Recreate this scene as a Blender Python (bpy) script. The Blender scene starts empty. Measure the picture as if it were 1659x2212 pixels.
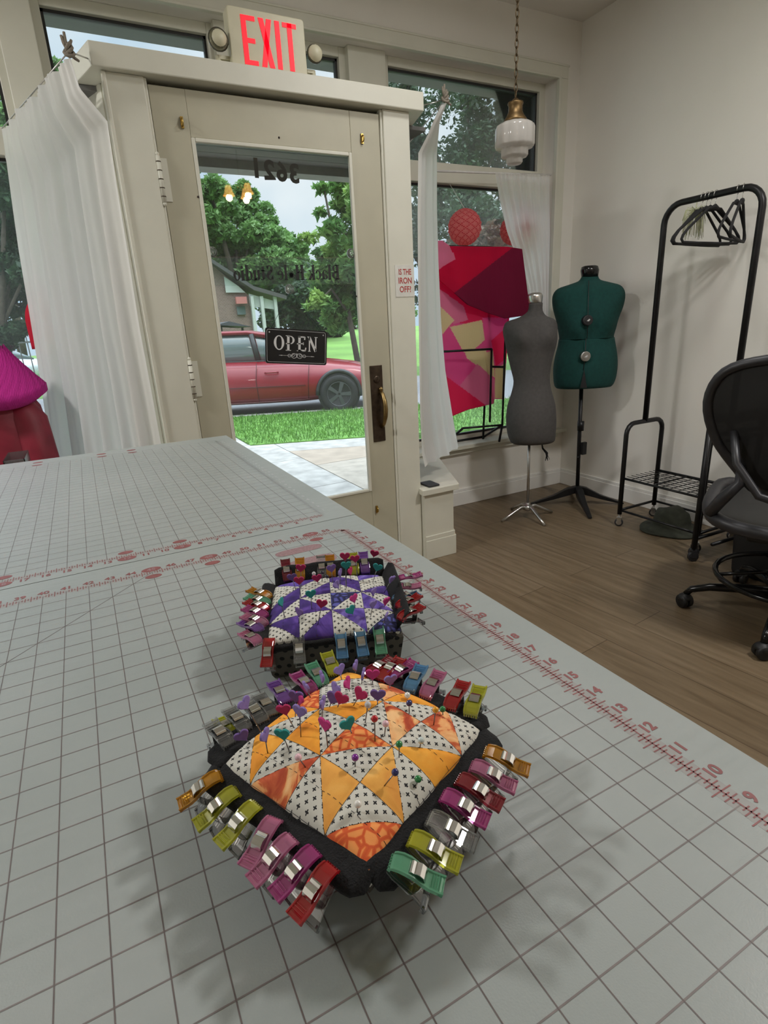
import bpy, math, random
from mathutils import Vector, Matrix, noise
random.seed(11)
SC = bpy.context.scene
COL = SC.collection
PI = math.pi
IN = .0254
FL = -.91          # floor height; the table's mat surface is z = 0
# ------------------------------------------------------------------ camera
FPX = 1208.14
CAM = Vector((-.3130, .08436, .29545))
ROWS = ((.88184981, -.46878132, -.05084265), (.19081653, .25618048, .94760784), (-.43119596, -.84534941, .31536393))
cd = bpy.data.cameras.new('camera'); cam = bpy.data.objects.new('camera', cd); COL.objects.link(cam)
cam.matrix_world = Matrix.Translation(CAM) @ Matrix(ROWS).transposed().to_4x4()
cd.sensor_fit = 'AUTO'; cd.sensor_width = 36; cd.lens = FPX * 36 / 2212; cd.clip_start = .02; cd.clip_end = 300
SC.camera = cam
SC.view_settings.view_transform = 'Standard'; SC.view_settings.look = 'None'; SC.view_settings.gamma = 1
SC.view_settings.use_curve_mapping = False; SC.view_settings.exposure = 0.25
SC.cycles.use_denoising = True
SC.cycles.max_bounces = 10; SC.cycles.transparent_max_bounces = 24; SC.cycles.diffuse_bounces = 5; SC.cycles.glossy_bounces = 4
SC.cycles.sample_clamp_indirect = 4; SC.cycles.caustics_reflective = False; SC.cycles.caustics_refractive = False
# ------------------------------------------------------------------ sky, sun, added fill lamps
W = bpy.data.worlds.new('sky'); SC.world = W; W.use_nodes = True
wn = W.node_tree.nodes; wl = W.node_tree.links
bg = wn['Background']; bg.inputs[1].default_value = 1.0
tc = wn.new('ShaderNodeTexCoord'); nz = wn.new('ShaderNodeTexNoise'); nz.inputs['Scale'].default_value = 2.2; nz.inputs['Detail'].default_value = 6
cr = wn.new('ShaderNodeValToRGB'); cr.color_ramp.elements[0].position = .42; cr.color_ramp.elements[1].position = .6
cr.color_ramp.elements[0].color = (.50, .66, .82, 1); cr.color_ramp.elements[1].color = (.86, .92, .98, 1)
wl.new(tc.outputs['Generated'], nz.inputs['Vector']); wl.new(nz.outputs['Fac'], cr.inputs[0]); wl.new(cr.outputs[0], bg.inputs[0])
# overcast sky: about three times brighter overhead than at the horizon
sxyz = wn.new('ShaderNodeSeparateXYZ'); mr = wn.new('ShaderNodeMapRange'); wl.new(tc.outputs['Generated'], sxyz.inputs[0]); wl.new(sxyz.outputs[2], mr.inputs[0])
mr.inputs[1].default_value = .40; mr.inputs[2].default_value = .80; mr.inputs[3].default_value = .95; mr.inputs[4].default_value = 5.5; wl.new(mr.outputs[0], bg.inputs[1])
def light(name, kind, loc, energy, col=(1, 1, 1), **k):
    d = bpy.data.lights.new(name, kind); d.energy = energy; d.color = col
    for a, b in k.items(): setattr(d, a, b)
    o = bpy.data.objects.new(name, d); COL.objects.link(o); o.location = loc; return o
sun = light('sun', 'SUN', (0, 0, 20), .75, (1, .97, .9), angle=math.radians(12))
sun.rotation_euler = (math.radians(-30), math.radians(14), 0)
sun.rotation_euler = Vector((-.25, .55, -1)).to_track_quat('-Z', 'Y').to_euler()
FILL_LAMPS = [(-1.95, 2.0, 1.93), (-1.6, -2.0, 1.93), (1.75, .25, 1.93), (-.1, -2.8, 1.93), (1.15, 1.65, 1.93)]  # unseen lamps added to brighten the walls, mats and window display
for i, p in enumerate(FILL_LAMPS):
    light('ceiling_lamp_light', 'AREA', (p[0], p[1], p[2] - .03), (46, 3, 33, 3, 8)[i], (1, .985, .96), shape='DISK', size=.34)
# ------------------------------------------------------------------ pixel -> point helpers (to read positions off the photograph)
def ray(x, y):
    c = ((x - 829.5) / FPX, -(y - 1106) / FPX, -1.)
    return Vector([sum(ROWS[i][j] * c[i] for i in range(3)) for j in range(3)])
def onp(x, y, n, c):
    d = ray(x, y); n = Vector(n); return CAM + d * ((c - n.dot(CAM)) / n.dot(d))
def onY(x, y, Y): return onp(x, y, (0, 1, 0), Y)
def onX(x, y, X): return onp(x, y, (1, 0, 0), X)
def onZ(x, y, Z): return onp(x, y, (0, 0, 1), Z)
RIGHT = Vector((.882, -.471, 0)); FWD = Vector((.471, .882, 0))
# ------------------------------------------------------------------ materials
MATS = {}
def new(name):
    m = bpy.data.materials.new(name); m.use_nodes = True; nt = m.node_tree
    return m, nt.nodes, nt.links, nt.nodes['Principled BSDF']
def ramp(N, L, fac, stops):
    r = N.new('ShaderNodeValToRGB'); e = r.color_ramp.elements
    while len(e) < len(stops): e.new(.5)
    for q, (p, c) in zip(e, stops): q.position = p; q.color = (*c, 1)
    L.new(fac, r.inputs[0]); return r.outputs[0]
def P(name, col, rough=.6, metal=0, var=.08, scale=30, bump=0, bscale=200, trans=0, **kw):
    if name in MATS: return MATS[name]
    m, N, L, b = new(name)
    t = N.new('ShaderNodeTexCoord'); n = N.new('ShaderNodeTexNoise'); n.inputs['Scale'].default_value = scale; n.inputs['Detail'].default_value = 4
    L.new(t.outputs['Object'], n.inputs['Vector'])
    lo = [max(0, c * (1 - var)) for c in col]; hi = [min(1, c * (1 + var)) for c in col]
    L.new(ramp(N, L, n.outputs['Fac'], [(.3, lo), (.7, hi)]), b.inputs['Base Color'])
    b.inputs['Roughness'].default_value = rough; b.inputs['Metallic'].default_value = metal
    for k, v in kw.items(): b.inputs[k.replace('_', ' ')].default_value = v
    if bump:
        q = N.new('ShaderNodeTexNoise'); q.inputs['Scale'].default_value = bscale; L.new(t.outputs['Object'], q.inputs['Vector'])
        bp = N.new('ShaderNodeBump'); bp.inputs['Strength'].default_value = bump; bp.inputs['Distance'].default_value = .002
        L.new(q.outputs['Fac'], bp.inputs['Height']); L.new(bp.outputs[0], b.inputs['Normal'])
    if trans:      # thin cloth that lets daylight through
        tl = N.new('ShaderNodeBsdfTranslucent'); tl.inputs[0].default_value = (*col, 1)
        mx = N.new('ShaderNodeMixShader'); mx.inputs[0].default_value = trans
        L.new(b.outputs[0], mx.inputs[1]); L.new(tl.outputs[0], mx.inputs[2]); L.new(mx.outputs[0], N['Material Output'].inputs[0])
    MATS[name] = m; return m
def glow(name, col, s):
    m, N, L, b = new(name); b.inputs['Base Color'].default_value = (*col, 1)
    b.inputs['Emission Color'].default_value = (*col, 1); b.inputs['Emission Strength'].default_value = s
    MATS[name] = m; return m
def plastic(name, col, rim=.25, body=.12, ior=1.5, tint=None):
    """clear or tinted thin plastic / glass: see-through, tinted, with fresnel gloss"""
    m, N, L, b = new(name); N.remove(b)
    tr = N.new('ShaderNodeBsdfTransparent'); tr.inputs[0].default_value = (*(tint or col), 1)
    gl = N.new('ShaderNodeBsdfGlossy'); gl.inputs['Roughness'].default_value = .06
    df = N.new('ShaderNodeBsdfDiffuse'); df.inputs[0].default_value = (*col, 1)
    tl = N.new('ShaderNodeBsdfTranslucent'); tl.inputs[0].default_value = (*col, 1)
    ad = N.new('ShaderNodeMixShader'); ad.inputs[0].default_value = .5; L.new(df.outputs[0], ad.inputs[1]); L.new(tl.outputs[0], ad.inputs[2])
    m1 = N.new('ShaderNodeMixShader'); m1.inputs[0].default_value = body; L.new(tr.outputs[0], m1.inputs[1]); L.new(ad.outputs[0], m1.inputs[2])
    fr = N.new('ShaderNodeFresnel'); fr.inputs[0].default_value = ior
    mu = N.new('ShaderNodeMath'); mu.operation = 'MULTIPLY_ADD'; mu.inputs[1].default_value = 1; mu.inputs[2].default_value = rim * .2
    L.new(fr.outputs[0], mu.inputs[0])
    m2 = N.new('ShaderNodeMixShader'); L.new(mu.outputs[0], m2.inputs[0]); L.new(m1.outputs[0], m2.inputs[1]); L.new(gl.outputs[0], m2.inputs[2])
    L.new(m2.outputs[0], N['Material Output'].inputs[0]); MATS[name] = m; return m
def glass(name, tint=(.97, .99, .98), haze=.02, refl=1.0):
    m, N, L, b = new(name); N.remove(b)
    tr = N.new('ShaderNodeBsdfTransparent'); tr.inputs[0].default_value = (*tint, 1)
    gl = N.new('ShaderNodeBsdfGlossy'); gl.inputs['Roughness'].default_value = .015
    df = N.new('ShaderNodeBsdfTranslucent'); df.inputs[0].default_value = (.8, .85, .85, 1)
    tcn = N.new('ShaderNodeTexCoord'); n = N.new('ShaderNodeTexNoise'); n.inputs['Scale'].default_value = 3; L.new(tcn.outputs['Object'], n.inputs['Vector'])
    mm = N.new('ShaderNodeMath'); mm.operation = 'MULTIPLY'; mm.inputs[1].default_value = haze * 2; L.new(n.outputs['Fac'], mm.inputs[0])
    m1 = N.new('ShaderNodeMixShader'); L.new(mm.outputs[0], m1.inputs[0]); L.new(tr.outputs[0], m1.inputs[1]); L.new(df.outputs[0], m1.inputs[2])
    fr = N.new('ShaderNodeFresnel'); fr.inputs[0].default_value = 1.5
    m2m = N.new('ShaderNodeMath'); m2m.operation = 'MULTIPLY'; m2m.inputs[1].default_value = refl; L.new(fr.outputs[0], m2m.inputs[0])
    m2 = N.new('ShaderNodeMixShader'); L.new(m2m.outputs[0], m2.inputs[0]); L.new(m1.outputs[0], m2.inputs[1]); L.new(gl.outputs[0], m2.inputs[2])
    L.new(m2.outputs[0], N['Material Output'].inputs[0]); MATS[name] = m; return m
# ------------------------------------------------------------------ mesh builder
class MB:
    def __init__(s): s.v = []; s.f = []; s.m = []; s.s = []; s.uv = None
    def add(s, V, F, mat=0, smooth=False, M=None):
        b = len(s.v)
        s.v += [tuple(M @ Vector(p)) if M is not None else tuple(p) for p in V]
        for i, q in enumerate(F):
            s.f.append([b + k for k in q]); s.m.append(mat[i] if isinstance(mat, list) else mat); s.s.append(smooth)
        return s
    def box(s, x0, x1, y0, y1, z0, z1, mat=0, M=None):
        V = [(x, y, z) for z in (z0, z1) for y in (y0, y1) for x in (x0, x1)]
        return s.add(V, [(0, 2, 3, 1), (4, 5, 7, 6), (0, 1, 5, 4), (2, 6, 7, 3), (0, 4, 6, 2), (1, 3, 7, 5)], mat, False, M)
    def rings(s, R, mat=0, smooth=True, M=None, closed=True, cap=True, loop=False):
        n = len(R[0]); V = [p for r in R for p in r]; F = []
        k = len(R)
        for i in range(k if loop else k - 1):
            for j in range(n if closed else n - 1):
                a = i * n + j; b = i * n + (j + 1) % n; c = ((i + 1) % k) * n + (j + 1) % n; d = ((i + 1) % k) * n + j
                F.append((a, b, c, d))
        if cap and closed and not loop: F.append(tuple(range(n))[::-1]); F.append(tuple((k - 1) * n + j for j in range(n)))
        return s.add(V, F, mat, smooth, M)
    def tube(s, pts, r, n=8, mat=0, M=None, loop=False, smooth=True, flat=1.0):
        pts = [Vector(p) for p in pts]; k = len(pts); R = []; up = None
        for i, p in enumerate(pts):
            a = pts[i - 1] if (i > 0 or loop) else p; b = pts[(i + 1) % k] if (i < k - 1 or loop) else p
            t = (b - a).normalized()
            if up is None:
                up = Vector((0, 0, 1)) if abs(t.z) < .9 else Vector((0, 1, 0))
            x = t.cross(up).normalized(); y = x.cross(t).normalized(); up = y
            rr = r[i] if isinstance(r, (list, tuple)) else r
            R.append([p + x * rr * math.cos(2 * PI * j / n) + y * rr * flat * math.sin(2 * PI * j / n) for j in range(n)])
        return s.rings(R, mat, smooth, M, loop=loop)
    def lathe(s, prof, n=24, c=(0, 0, 0), mat=0, M=None, smooth=True, rib=0, ribn=12, cap=True):
        R = []
        for r, z in prof:
            R.append([(c[0] + r * (1 + rib * abs(math.sin(ribn * PI * j / n))) * math.cos(2 * PI * j / n), c[1] + r * (1 + rib * abs(math.sin(ribn * PI * j / n))) * math.sin(2 * PI * j / n), c[2] + z) for j in range(n)])
        return s.rings(R, mat, smooth, M, cap=cap)
    def ball(s, c, r, n=12, mat=0, M=None, sc=(1, 1, 1)):
        k = max(4, n // 2)
        R = [[(c[0] + sc[0] * r * max(.001, math.sin(PI * i / k)) * math.cos(2 * PI * j / n), c[1] + sc[1] * r * max(.001, math.sin(PI * i / k)) * math.sin(2 * PI * j / n), c[2] - sc[2] * r * math.cos(PI * i / k)) for j in range(n)] for i in range(k + 1)]
        return s.rings(R, mat, True, M)
    def prism(s, poly, z0, z1, mat=0, M=None, smooth=False, side=None):
        n = len(poly); V = [(x, y, z0) for x, y in poly] + [(x, y, z1) for x, y in poly]
        F = [tuple(range(n))[::-1], tuple(range(n, 2 * n))] + [(i, (i + 1) % n, n + (i + 1) % n, n + i) for i in range(n)]
        return s.add(V, F, mat if side is None else [mat, mat] + [side] * n, smooth, M)
    def grid(s, P2, mat=0, smooth=True, M=None, matf=None):
        h = len(P2); w = len(P2[0]); V = [p for r in P2 for p in r]; F = []; mm = []
        for i in range(h - 1):
            for j in range(w - 1):
                F.append((i * w + j, i * w + j + 1, (i + 1) * w + j + 1, (i + 1) * w + j)); mm.append(matf(i, j) if matf else mat)
        return s.add(V, F, mm, smooth, M)
    def build(s, name, mats, parent=None, off=None, bevel=0, solid=0, loc=None):
        o0 = Vector((0, 0, 0))
        if parent is not None:
            p = parent
            while p.parent: p = p.parent
            o0 = Vector(p.get('_o', (0, 0, 0))) if '_o' in p else o0
        if loc is not None: o0 = Vector(loc)
        me = bpy.data.meshes.new(name)
        me.from_pydata([tuple(Vector(v) - o0) for v in s.v], [], s.f)
        if not isinstance(mats, (list, tuple)): mats = [mats]
        for m in mats: me.materials.append(m)
        me.polygons.foreach_set('material_index', s.m); me.polygons.foreach_set('use_smooth', s.s)
        if s.uv:
            l = me.uv_layers.new(name='UVMap')
            for lp in me.loops: l.data[lp.index].uv = s.uv[lp.vertex_index]
        me.update()
        o = bpy.data.objects.new(name, me); COL.objects.link(o)
        if parent is not None: o.parent = parent
        if loc is not None: o.location = o0
        if bevel:
            b = o.modifiers.new('bevel', 'BEVEL'); b.width = bevel; b.segments = 2; b.limit_method = 'ANGLE'; b.angle_limit = .7
        if solid:
            b = o.modifiers.new('solid', 'SOLIDIFY'); b.thickness = solid; b.offset = 0
        return o
def tag(o, label=None, cat=None, group=None, kind=None):
    if label: o['label'] = label
    if cat: o['category'] = cat
    if group: o['group'] = group
    if kind: o['kind'] = kind
    return o
def thing(name, label, cat, loc=(0, 0, 0), group=None, local=False):
    """an Empty at the thing's base; its parts are written in world numbers unless local"""
    o = bpy.data.objects.new(name, None); COL.objects.link(o); o.location = loc; o.empty_display_size = .02
    if not local: o['_o'] = tuple(loc)
    return tag(o, label, cat, group)
def copy_tree(o, parent=None):
    c = o.copy(); COL.objects.link(c); c.parent = parent
    for ch in o.children: copy_tree(ch, c)
    return c
def struct(mb, name, mats, bevel=0, parent=None): return tag(mb.build(name, mats, parent, bevel=bevel), kind='structure')
_tx = {}
def text_geo(s, size, bold=0, sx=1, align='CENTER'):
    k = (s, size, bold, sx, align)
    if k not in _tx:
        c = bpy.data.curves.new('t', 'FONT'); c.body = s; c.size = size; c.offset = bold; c.align_x = align; c.align_y = 'CENTER'; c.resolution_u = 3
        o = bpy.data.objects.new('t', c); COL.objects.link(o); bpy.context.view_layer.update()
        me = bpy.data.meshes.new_from_object(o)
        _tx[k] = ([(v.co.x * sx, v.co.y, 0) for v in me.vertices], [tuple(p.vertices) for p in me.polygons])
        bpy.data.objects.remove(o); bpy.data.curves.remove(c); bpy.data.meshes.remove(me)
    return _tx[k]
def text(mb, s, size, M, mat=0, bold=0, sx=1, align='CENTER'):
    V, F = text_geo(s, size, bold, sx, align); mb.add(V, F, mat, False, M)
def frame(o, x, y, z=None):
    """matrix from origin and axes"""
    x = Vector(x).normalized(); y = Vector(y); z = x.cross(y).normalized(); y = z.cross(x)
    m = Matrix((x, y, z)).transposed().to_4x4(); m.translation = Vector(o); return m
# strokes for the serif lettering
def stroke(mb, p, q, w, M, mat=0, w2=None):
    p = Vector((*p, 0)); q = Vector((*q, 0)); d = (q - p).normalized(); n = Vector((-d.y, d.x, 0)); w2 = w if w2 is None else w2
    mb.add([p - n * w / 2, q - n * w2 / 2, q + n * w2 / 2, p + n * w / 2], [(0, 1, 2, 3)], mat, False, M)
def bow(mb, c, rx, ry, a0, a1, thin, thick, M, mat=0, n=16):
    A = []; B = []
    for i in range(n + 1):
        a = math.radians(a0 + (a1 - a0) * i / n); w = thin + (thick - thin) * abs(math.cos(a)) ** 1.5
        A.append((c[0] + (rx + w / 2) * math.cos(a), c[1] + (ry + thin / 2) * math.sin(a), 0)); B.append((c[0] + (rx - w / 2) * math.cos(a), c[1] + (ry - thin / 2) * math.sin(a), 0))
    mb.add(A + B, [(i, i + 1, n + 2 + i, n + 1 + i) for i in range(n)], mat, False, M)
def serif(mb, x, y, w, M, mat=0, t=.05): mb.add([(x - w, y - t / 2, 0), (x + w, y - t / 2, 0), (x + w, y + t / 2, 0), (x - w, y + t / 2, 0)], [(0, 1, 2, 3)], mat, False, M)
def glyph(mb, ch, M, mat=0):
    """fat serif letters, cap height 1, x height .66; returns advance"""
    T = .235; t = .07; S = lambda *a, **k: stroke(mb, *a, M=M, mat=mat, **k); B = lambda *a, **k: bow(mb, *a, M=M, mat=mat, **k); E = lambda x, y, w=.17: serif(mb, x, y, w, M, mat)
    if ch == 'B': S((.16, 0), (.16, 1), T); E(.13, 0); E(.13, 1); B((.3, .75), .2, .22, -90, 90, t, T * .8); B((.3, .27), .24, .25, -90, 90, t, T); S((.16, .97), (.32, .97), t); S((.16, .03), (.32, .03), t); S((.16, .52), (.32, .52), t); return .68
    if ch == 'H': S((.16, 0), (.16, 1), T); S((.56, 0), (.56, 1), T); [E(x, y) for x in (.16, .56) for y in (0, 1)]; S((.16, .5), (.56, .5), t); return .78
    if ch == 'S': B((.28, .73), .17, .24, 20, 215, t, T * .8); B((.28, .27), .18, .24, -160, 35, t, T * .8); S((.13, .64), (.44, .38), T * .9); S((.44, .72), (.46, .98), t); S((.09, .28), (.08, .02), t); return .62
    if ch == 'O': B((.42, .5), .3, .47, 0, 360, t, T * .8, n=32); return .88
    if ch == 'P': S((.18, 0), (.18, 1), T * .8); E(.18, 0, .2); E(.16, 1); B((.34, .72), .24, .25, -110, 90, t, T * .7); S((.18, .97), (.36, .97), t); S((.0, .46), (.36, .47), t); return .78
    if ch == 'E': S((.2, 0), (.2, 1), T * .8); E(.2, 0, .2); S((.1, .97), (.62, .97), t * 1.3); S((.1, .03), (.66, .03), t * 1.6); S((.0, .48), (.52, .52), t); S((.62, 1), (.6, .78), t * 1.4); S((.64, 0), (.7, .24), t * 1.4); S((.5, .42), (.5, .6), t); return .8
    if ch == 'N': S((.12, 0), (.12, 1), t * 1.4); S((.1, 1), (.62, 0), T * .8); S((.62, 0), (.62, 1), t * 1.4); E(.12, 0, .1); E(.07, 1, .12); E(.64, 1, .12); return .86
    if ch in 'lkhd':
        if ch == 'd':
            S((.42, 0), (.42, 1), T * .85); E(.36, 1, .1); E(.47, 0, .1); B((.27, .32), .18, .3, 60, 300, t, T * .8); return .6
        S((.15, 0), (.15, 1), T * .85); E(.15, 0, .14); E(.1, 1, .1)
        if ch == 'k': S((.22, .3), (.45, .62), t); S((.26, .36), (.5, 0), T * .8); E(.5, 0, .12); E(.46, .63, .1); return .62
        return .3
    if ch in 'ii': S((.15, 0), (.15, .64), T * .85); E(.15, 0, .14); E(.1, .64, .1); B((.15, .86), .05, .06, 0, 360, .1, .1, n=10); return .3
    if ch == 't': S((.17, .06), (.17, .92), T * .8); S((.02, .63), (.36, .63), t); B((.28, .13), .1, .12, 180, 330, t, t * 1.5, n=8); return .38
    if ch == 'u': S((.14, .1), (.14, .64), T * .8); S((.44, 0), (.44, .64), T * .8); E(.1, .64, .1); E(.4, .64, .1); E(.48, 0, .09); B((.27, .14), .13, .13, 180, 350, t, T * .7, n=8); return .6
    if ch == 'a': S((.4, .04), (.4, .5), T * .8); B((.25, .47), .15, .17, 0, 165, t, T * .6, n=8); B((.24, .17), .14, .15, 60, 330, t, T * .8); E(.46, .02, .08); return .56
    if ch == 'c': B((.28, .32), .18, .3, 50, 315, t, T * .8); B((.4, .5), .03, .04, 0, 360, .1, .1, n=8); return .5
    if ch == 'e': B((.28, .32), .18, .3, 10, 320, t, T * .8); S((.14, .36), (.48, .38), t); return .52
    if ch == 'o': B((.27, .32), .18, .3, 0, 360, t, T * .8, n=24); return .56
    if ch == '*':
        for a in range(0, 180, 30): c, s_ = math.cos(math.radians(a)) * .24, math.sin(math.radians(a)) * .24; S((.27 - c, .32 - s_), (.27 + c, .32 + s_), .06)
        B((.27, .32), .12, .14, 0, 360, .06, .06); return .56
    return .28
def word(mb, s, h, M, mat=0, sx=1, gap=.03, shear=0):
    x = 0; tmp = MB()
    for ch in s:
        x += glyph(tmp, ch, Matrix.Translation((x, 0, 0)), mat) + gap
    for k in range(len(tmp.v)):
        a, b, c = tmp.v[k]; tmp.v[k] = ((a - x / 2 + shear * b) * h * sx, (b - .5) * h, 0)
    mb.add(tmp.v, tmp.f, mat, False, M)
# ================================================================== THE SETTING
paint = P('cream_paint', (.66, .65, .56), .42, var=.035, scale=6, bump=.25, bscale=25)
doorp = P('old_door_paint', (.46, .435, .33), .45, var=.05, scale=5, bump=.35, bscale=18)
wallp = P('plaster_wall', (.80, .775, .72), .85, var=.02, scale=3, bump=.2, bscale=60)
ceilp = P('ceiling_paint', (.74, .71, .66), .9, var=.02, scale=3)
trimw = P('white_trim', (.80, .785, .75), .5, var=.03, scale=8)
blackm = P('black_metal', (.013, .013, .014), .38, .4, var=.2, scale=20)
blackp = P('black_plastic', (.018, .018, .02), .45, var=.2, scale=20)
steel = P('brushed_steel', (.55, .54, .52), .3, 1, var=.08, scale=80)
brass = P('aged_brass', (.30, .21, .09), .38, 1, var=.25, scale=25)
darkbr = P('dark_bronze', (.07, .05, .035), .4, .8, var=.3, scale=40)
def wood_floor():
    m, N, L, b = new('oak_planks')
    t = N.new('ShaderNodeTexCoord'); mp = N.new('ShaderNodeMapping'); mp.inputs['Rotation'].default_value = (0, 0, math.radians(84)); L.new(t.outputs['Object'], mp.inputs[0])
    br = N.new('ShaderNodeTexBrick'); L.new(mp.outputs[0], br.inputs['Vector']); br.inputs['Scale'].default_value = 1
    br.inputs['Brick Width'].default_value = 1.25; br.inputs['Row Height'].default_value = .18; br.inputs['Mortar Size'].default_value = .002; br.inputs['Mortar Smooth'].default_value = .4
    br.inputs['Color1'].default_value = (0, 0, 0, 1); br.inputs['Color2'].default_value = (1, 1, 1, 1); br.inputs['Mortar'].default_value = (.5, .5, .5, 1); br.offset = .37
    m2 = N.new('ShaderNodeMapping'); m2.inputs['Scale'].default_value = (2.2, 26, 4); L.new(mp.outputs[0], m2.inputs[0])
    n = N.new('ShaderNodeTexNoise'); n.inputs['Scale'].default_value = 1.6; n.inputs['Detail'].default_value = 8; n.inputs['Distortion'].default_value = .6; L.new(m2.outputs[0], n.inputs[0])
    a = N.new('ShaderNodeMath'); a.operation = 'MULTIPLY_ADD'; a.inputs[1].default_value = .22; L.new(br.outputs['Color'], a.inputs[0])
    s = N.new('ShaderNodeMath'); s.operation = 'MULTIPLY'; s.inputs[1].default_value = .95; L.new(n.outputs['Fac'], s.inputs[0]); L.new(s.outputs[0], a.inputs[2])
    col = ramp(N, L, a.outputs[0], [(.2, (.085, .056, .031)), (.42, (.13, .092, .053)), (.62, (.165, .12, .072)), (.85, (.21, .158, .10))])
    mx = N.new('ShaderNodeMixRGB'); mx.inputs[2].default_value = (.07, .045, .025, 1); L.new(br.outputs['Fac'], mx.inputs[0]); L.new(col, mx.inputs[1]); L.new(mx.outputs[0], b.inputs['Base Color'])
    b.inputs['Roughness'].default_value = .42; return m
struct(MB().box(-3.4, 2.9, -3.8, 3.2, FL - .1, FL), 'floor', wood_floor())
struct(MB().box(-3.4, 2.9, -3.8, 3.45, 1.975, 2.1), 'ceiling', ceilp)
struct(MB().box(2.77, 2.9, -3.8, 3.45, FL, 1.975), 'wall_right', wallp)
struct(MB().box(-3.4, -3.25, -3.8, 3.45, FL, 1.975), 'wall_left', wallp)
struct(MB().box(-3.4, 2.9, -3.95, -3.8, FL, 1.975), 'wall_back', wallp)
w = MB()
w.box(-3.25, 2.77, 3.14, 3.42, 1.67, 1.975)                 # above all windows
w.box(2.586, 2.77, 3.14, 3.42, FL, 1.67)                    # right pier
w.box(1.55, 2.586, 3.14, 3.42, FL, -.50)                    # below right window
w.box(-3.25, -2.75, 3.14, 3.42, FL, 1.67); w.box(-2.75, -.62, 3.14, 3.42, FL, -.50)
struct(w, 'wall_far', wallp)
# casing, sill, baseboards
t = MB(); t.box(-3.2, 2.655, 3.118, 3.14, 1.665, 1.733); t.box(-3.2, 2.66, 3.112, 3.14, 1.725, 1.735); t.box(-3.2, 2.60, 3.112, 3.14, 1.66, 1.672)
t.box(2.586, 2.655, 3.118, 3.14, -.45, 1.665); t.box(2.58, 2.60, 3.112, 3.14, -.45, 1.665)
struct(t, 'trim_1', paint, bevel=.003)
t = MB(); t.box(1.45, 2.75, 3.075, 3.40, -.508, -.482); t.box(1.5, 2.70, 3.11, 3.14, -.545, -.508)
struct(t, 'trim_2', paint, bevel=.004)
struct(MB().box(1.50, 2.77, 3.122, 3.14, FL, -.815).box(1.50, 2.77, 3.128, 3.14, -.815, -.794), 'baseboard_far', trimw, bevel=.003)
struct(MB().box(2.752, 2.77, -3.8, 3.14, FL, -.815).box(2.758, 2.77, -3.8, 3.14, -.815, -.794), 'baseboard_right', trimw, bevel=.003)
# posts and window frames ------------------------------------------------
pane = glass('window_glass', haze=.03)
def window(n, x0, x1, z0, z1, zb=None, y=3.27, fr=.045, dark=True):
    m = MB(); m.box(x0, x0 + fr, y - .03, y + .04, z0, z1); m.box(x1 - fr, x1, y - .03, y + .04, z0, z1)
    m.box(x0 + fr, x1 - fr, y - .03, y + .04, z1 - fr, z1); m.box(x0 + fr, x1 - fr, y - .03, y + .04, z0, z0 + .03)
    if zb: m.box(x0 + fr, x1 - fr, y - .05, y + .04, zb - .05, zb + .055)
    r = struct(m, f'window_{n}', [paint], bevel=.003)
    d = MB(); e = .012
    for a, b in ([(z0 + .03, zb - .05), (zb + .055, z1 - fr)] if zb else [(z0 + .03, z1 - fr)]):
        d.box(x0 + fr, x0 + fr + e, y - .005, y + .02, a, b); d.box(x1 - fr - e, x1 - fr, y - .005, y + .02, a, b)
        d.box(x0 + fr, x1 - fr, y - .005, y + .02, a, a + e); d.box(x0 + fr, x1 - fr, y - .005, y + .02, b - e, b)
        MB().box(x0 + fr + .002, x1 - fr - .002, y + .003, y + .009, a + .002, b - .002).build('pane', pane, r)
    d.build('glazing_gasket', P('black_rubber', (.02, .02, .02), .5), r)
window(1, 1.42, 2.586, -.482, 1.67, 1.13)
window(2, -2.75, -.33, -.482, 1.67, 1.11)
window(3, -.22, .55, 1.235, 1.67)
window(4, .60, 1.22, 1.235, 1.67)
struct(MB().box(-.345, -.21, 3.20, 3.36, 1.22, 1.67).box(.53, .62, 3.20, 3.36, 1.22, 1.67).box(1.21, 1.43, 3.20, 3.36, 1.22, 1.67), 'trim_3', paint, bevel=.004)
# the entry bay: header slab, jambs, splayed side windows, door ----------------
def slabpoly(mb, P4, z0, z1, mat=0): mb.prism(P4, z0, z1, mat)
h = MB(); slabpoly(h, [(-.088, 2.452), (1.188, 2.452), (1.43, 3.36), (-.345, 3.36)], 1.152, 1.222)
struct(h, 'trim_4', paint, bevel=.004)
j = MB(); j.box(-.056, .072, 2.482, 2.60, FL, 1.152); j.box(1.004, 1.132, 2.482, 2.60, FL, 1.152); j.box(.066, .082, 2.49, 2.52, FL, 1.152); j.box(.994, 1.006, 2.49, 2.52, FL, 1.152)
j.box(-.062, -.048, 2.476, 2.50, FL, 1.152)
struct(j, 'trim_5', paint, bevel=.004)
dr = MB(); D0, D1 = .084, .992; G0, G1, GZ0, GZ1 = .208, .856, -.482, .985; Y0, Y1 = 2.497, 2.537
dr.box(D0, G0, Y0, Y1, FL + .01, 1.135); dr.box(G1, D1, Y0, Y1, FL + .01, 1.135); dr.box(G0, G1, Y0, Y1, GZ1, 1.135); dr.box(G0, G1, Y0, Y1, FL + .01, GZ0)
door = struct(dr, 'door_1', doorp, bevel=.002)
struct(MB().box(.066, 1.006, 2.542, 2.60, 1.10, 1.152).box(.066, .086, 2.542, 2.58, FL, 1.10).box(.990, 1.006, 2.542, 2.58, FL, 1.10), 'trim_11', P('dark_gap_wood', (.10, .085, .065), .8))  # added door stop; the gap's shade is put into its dark colour
b = MB()
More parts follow.
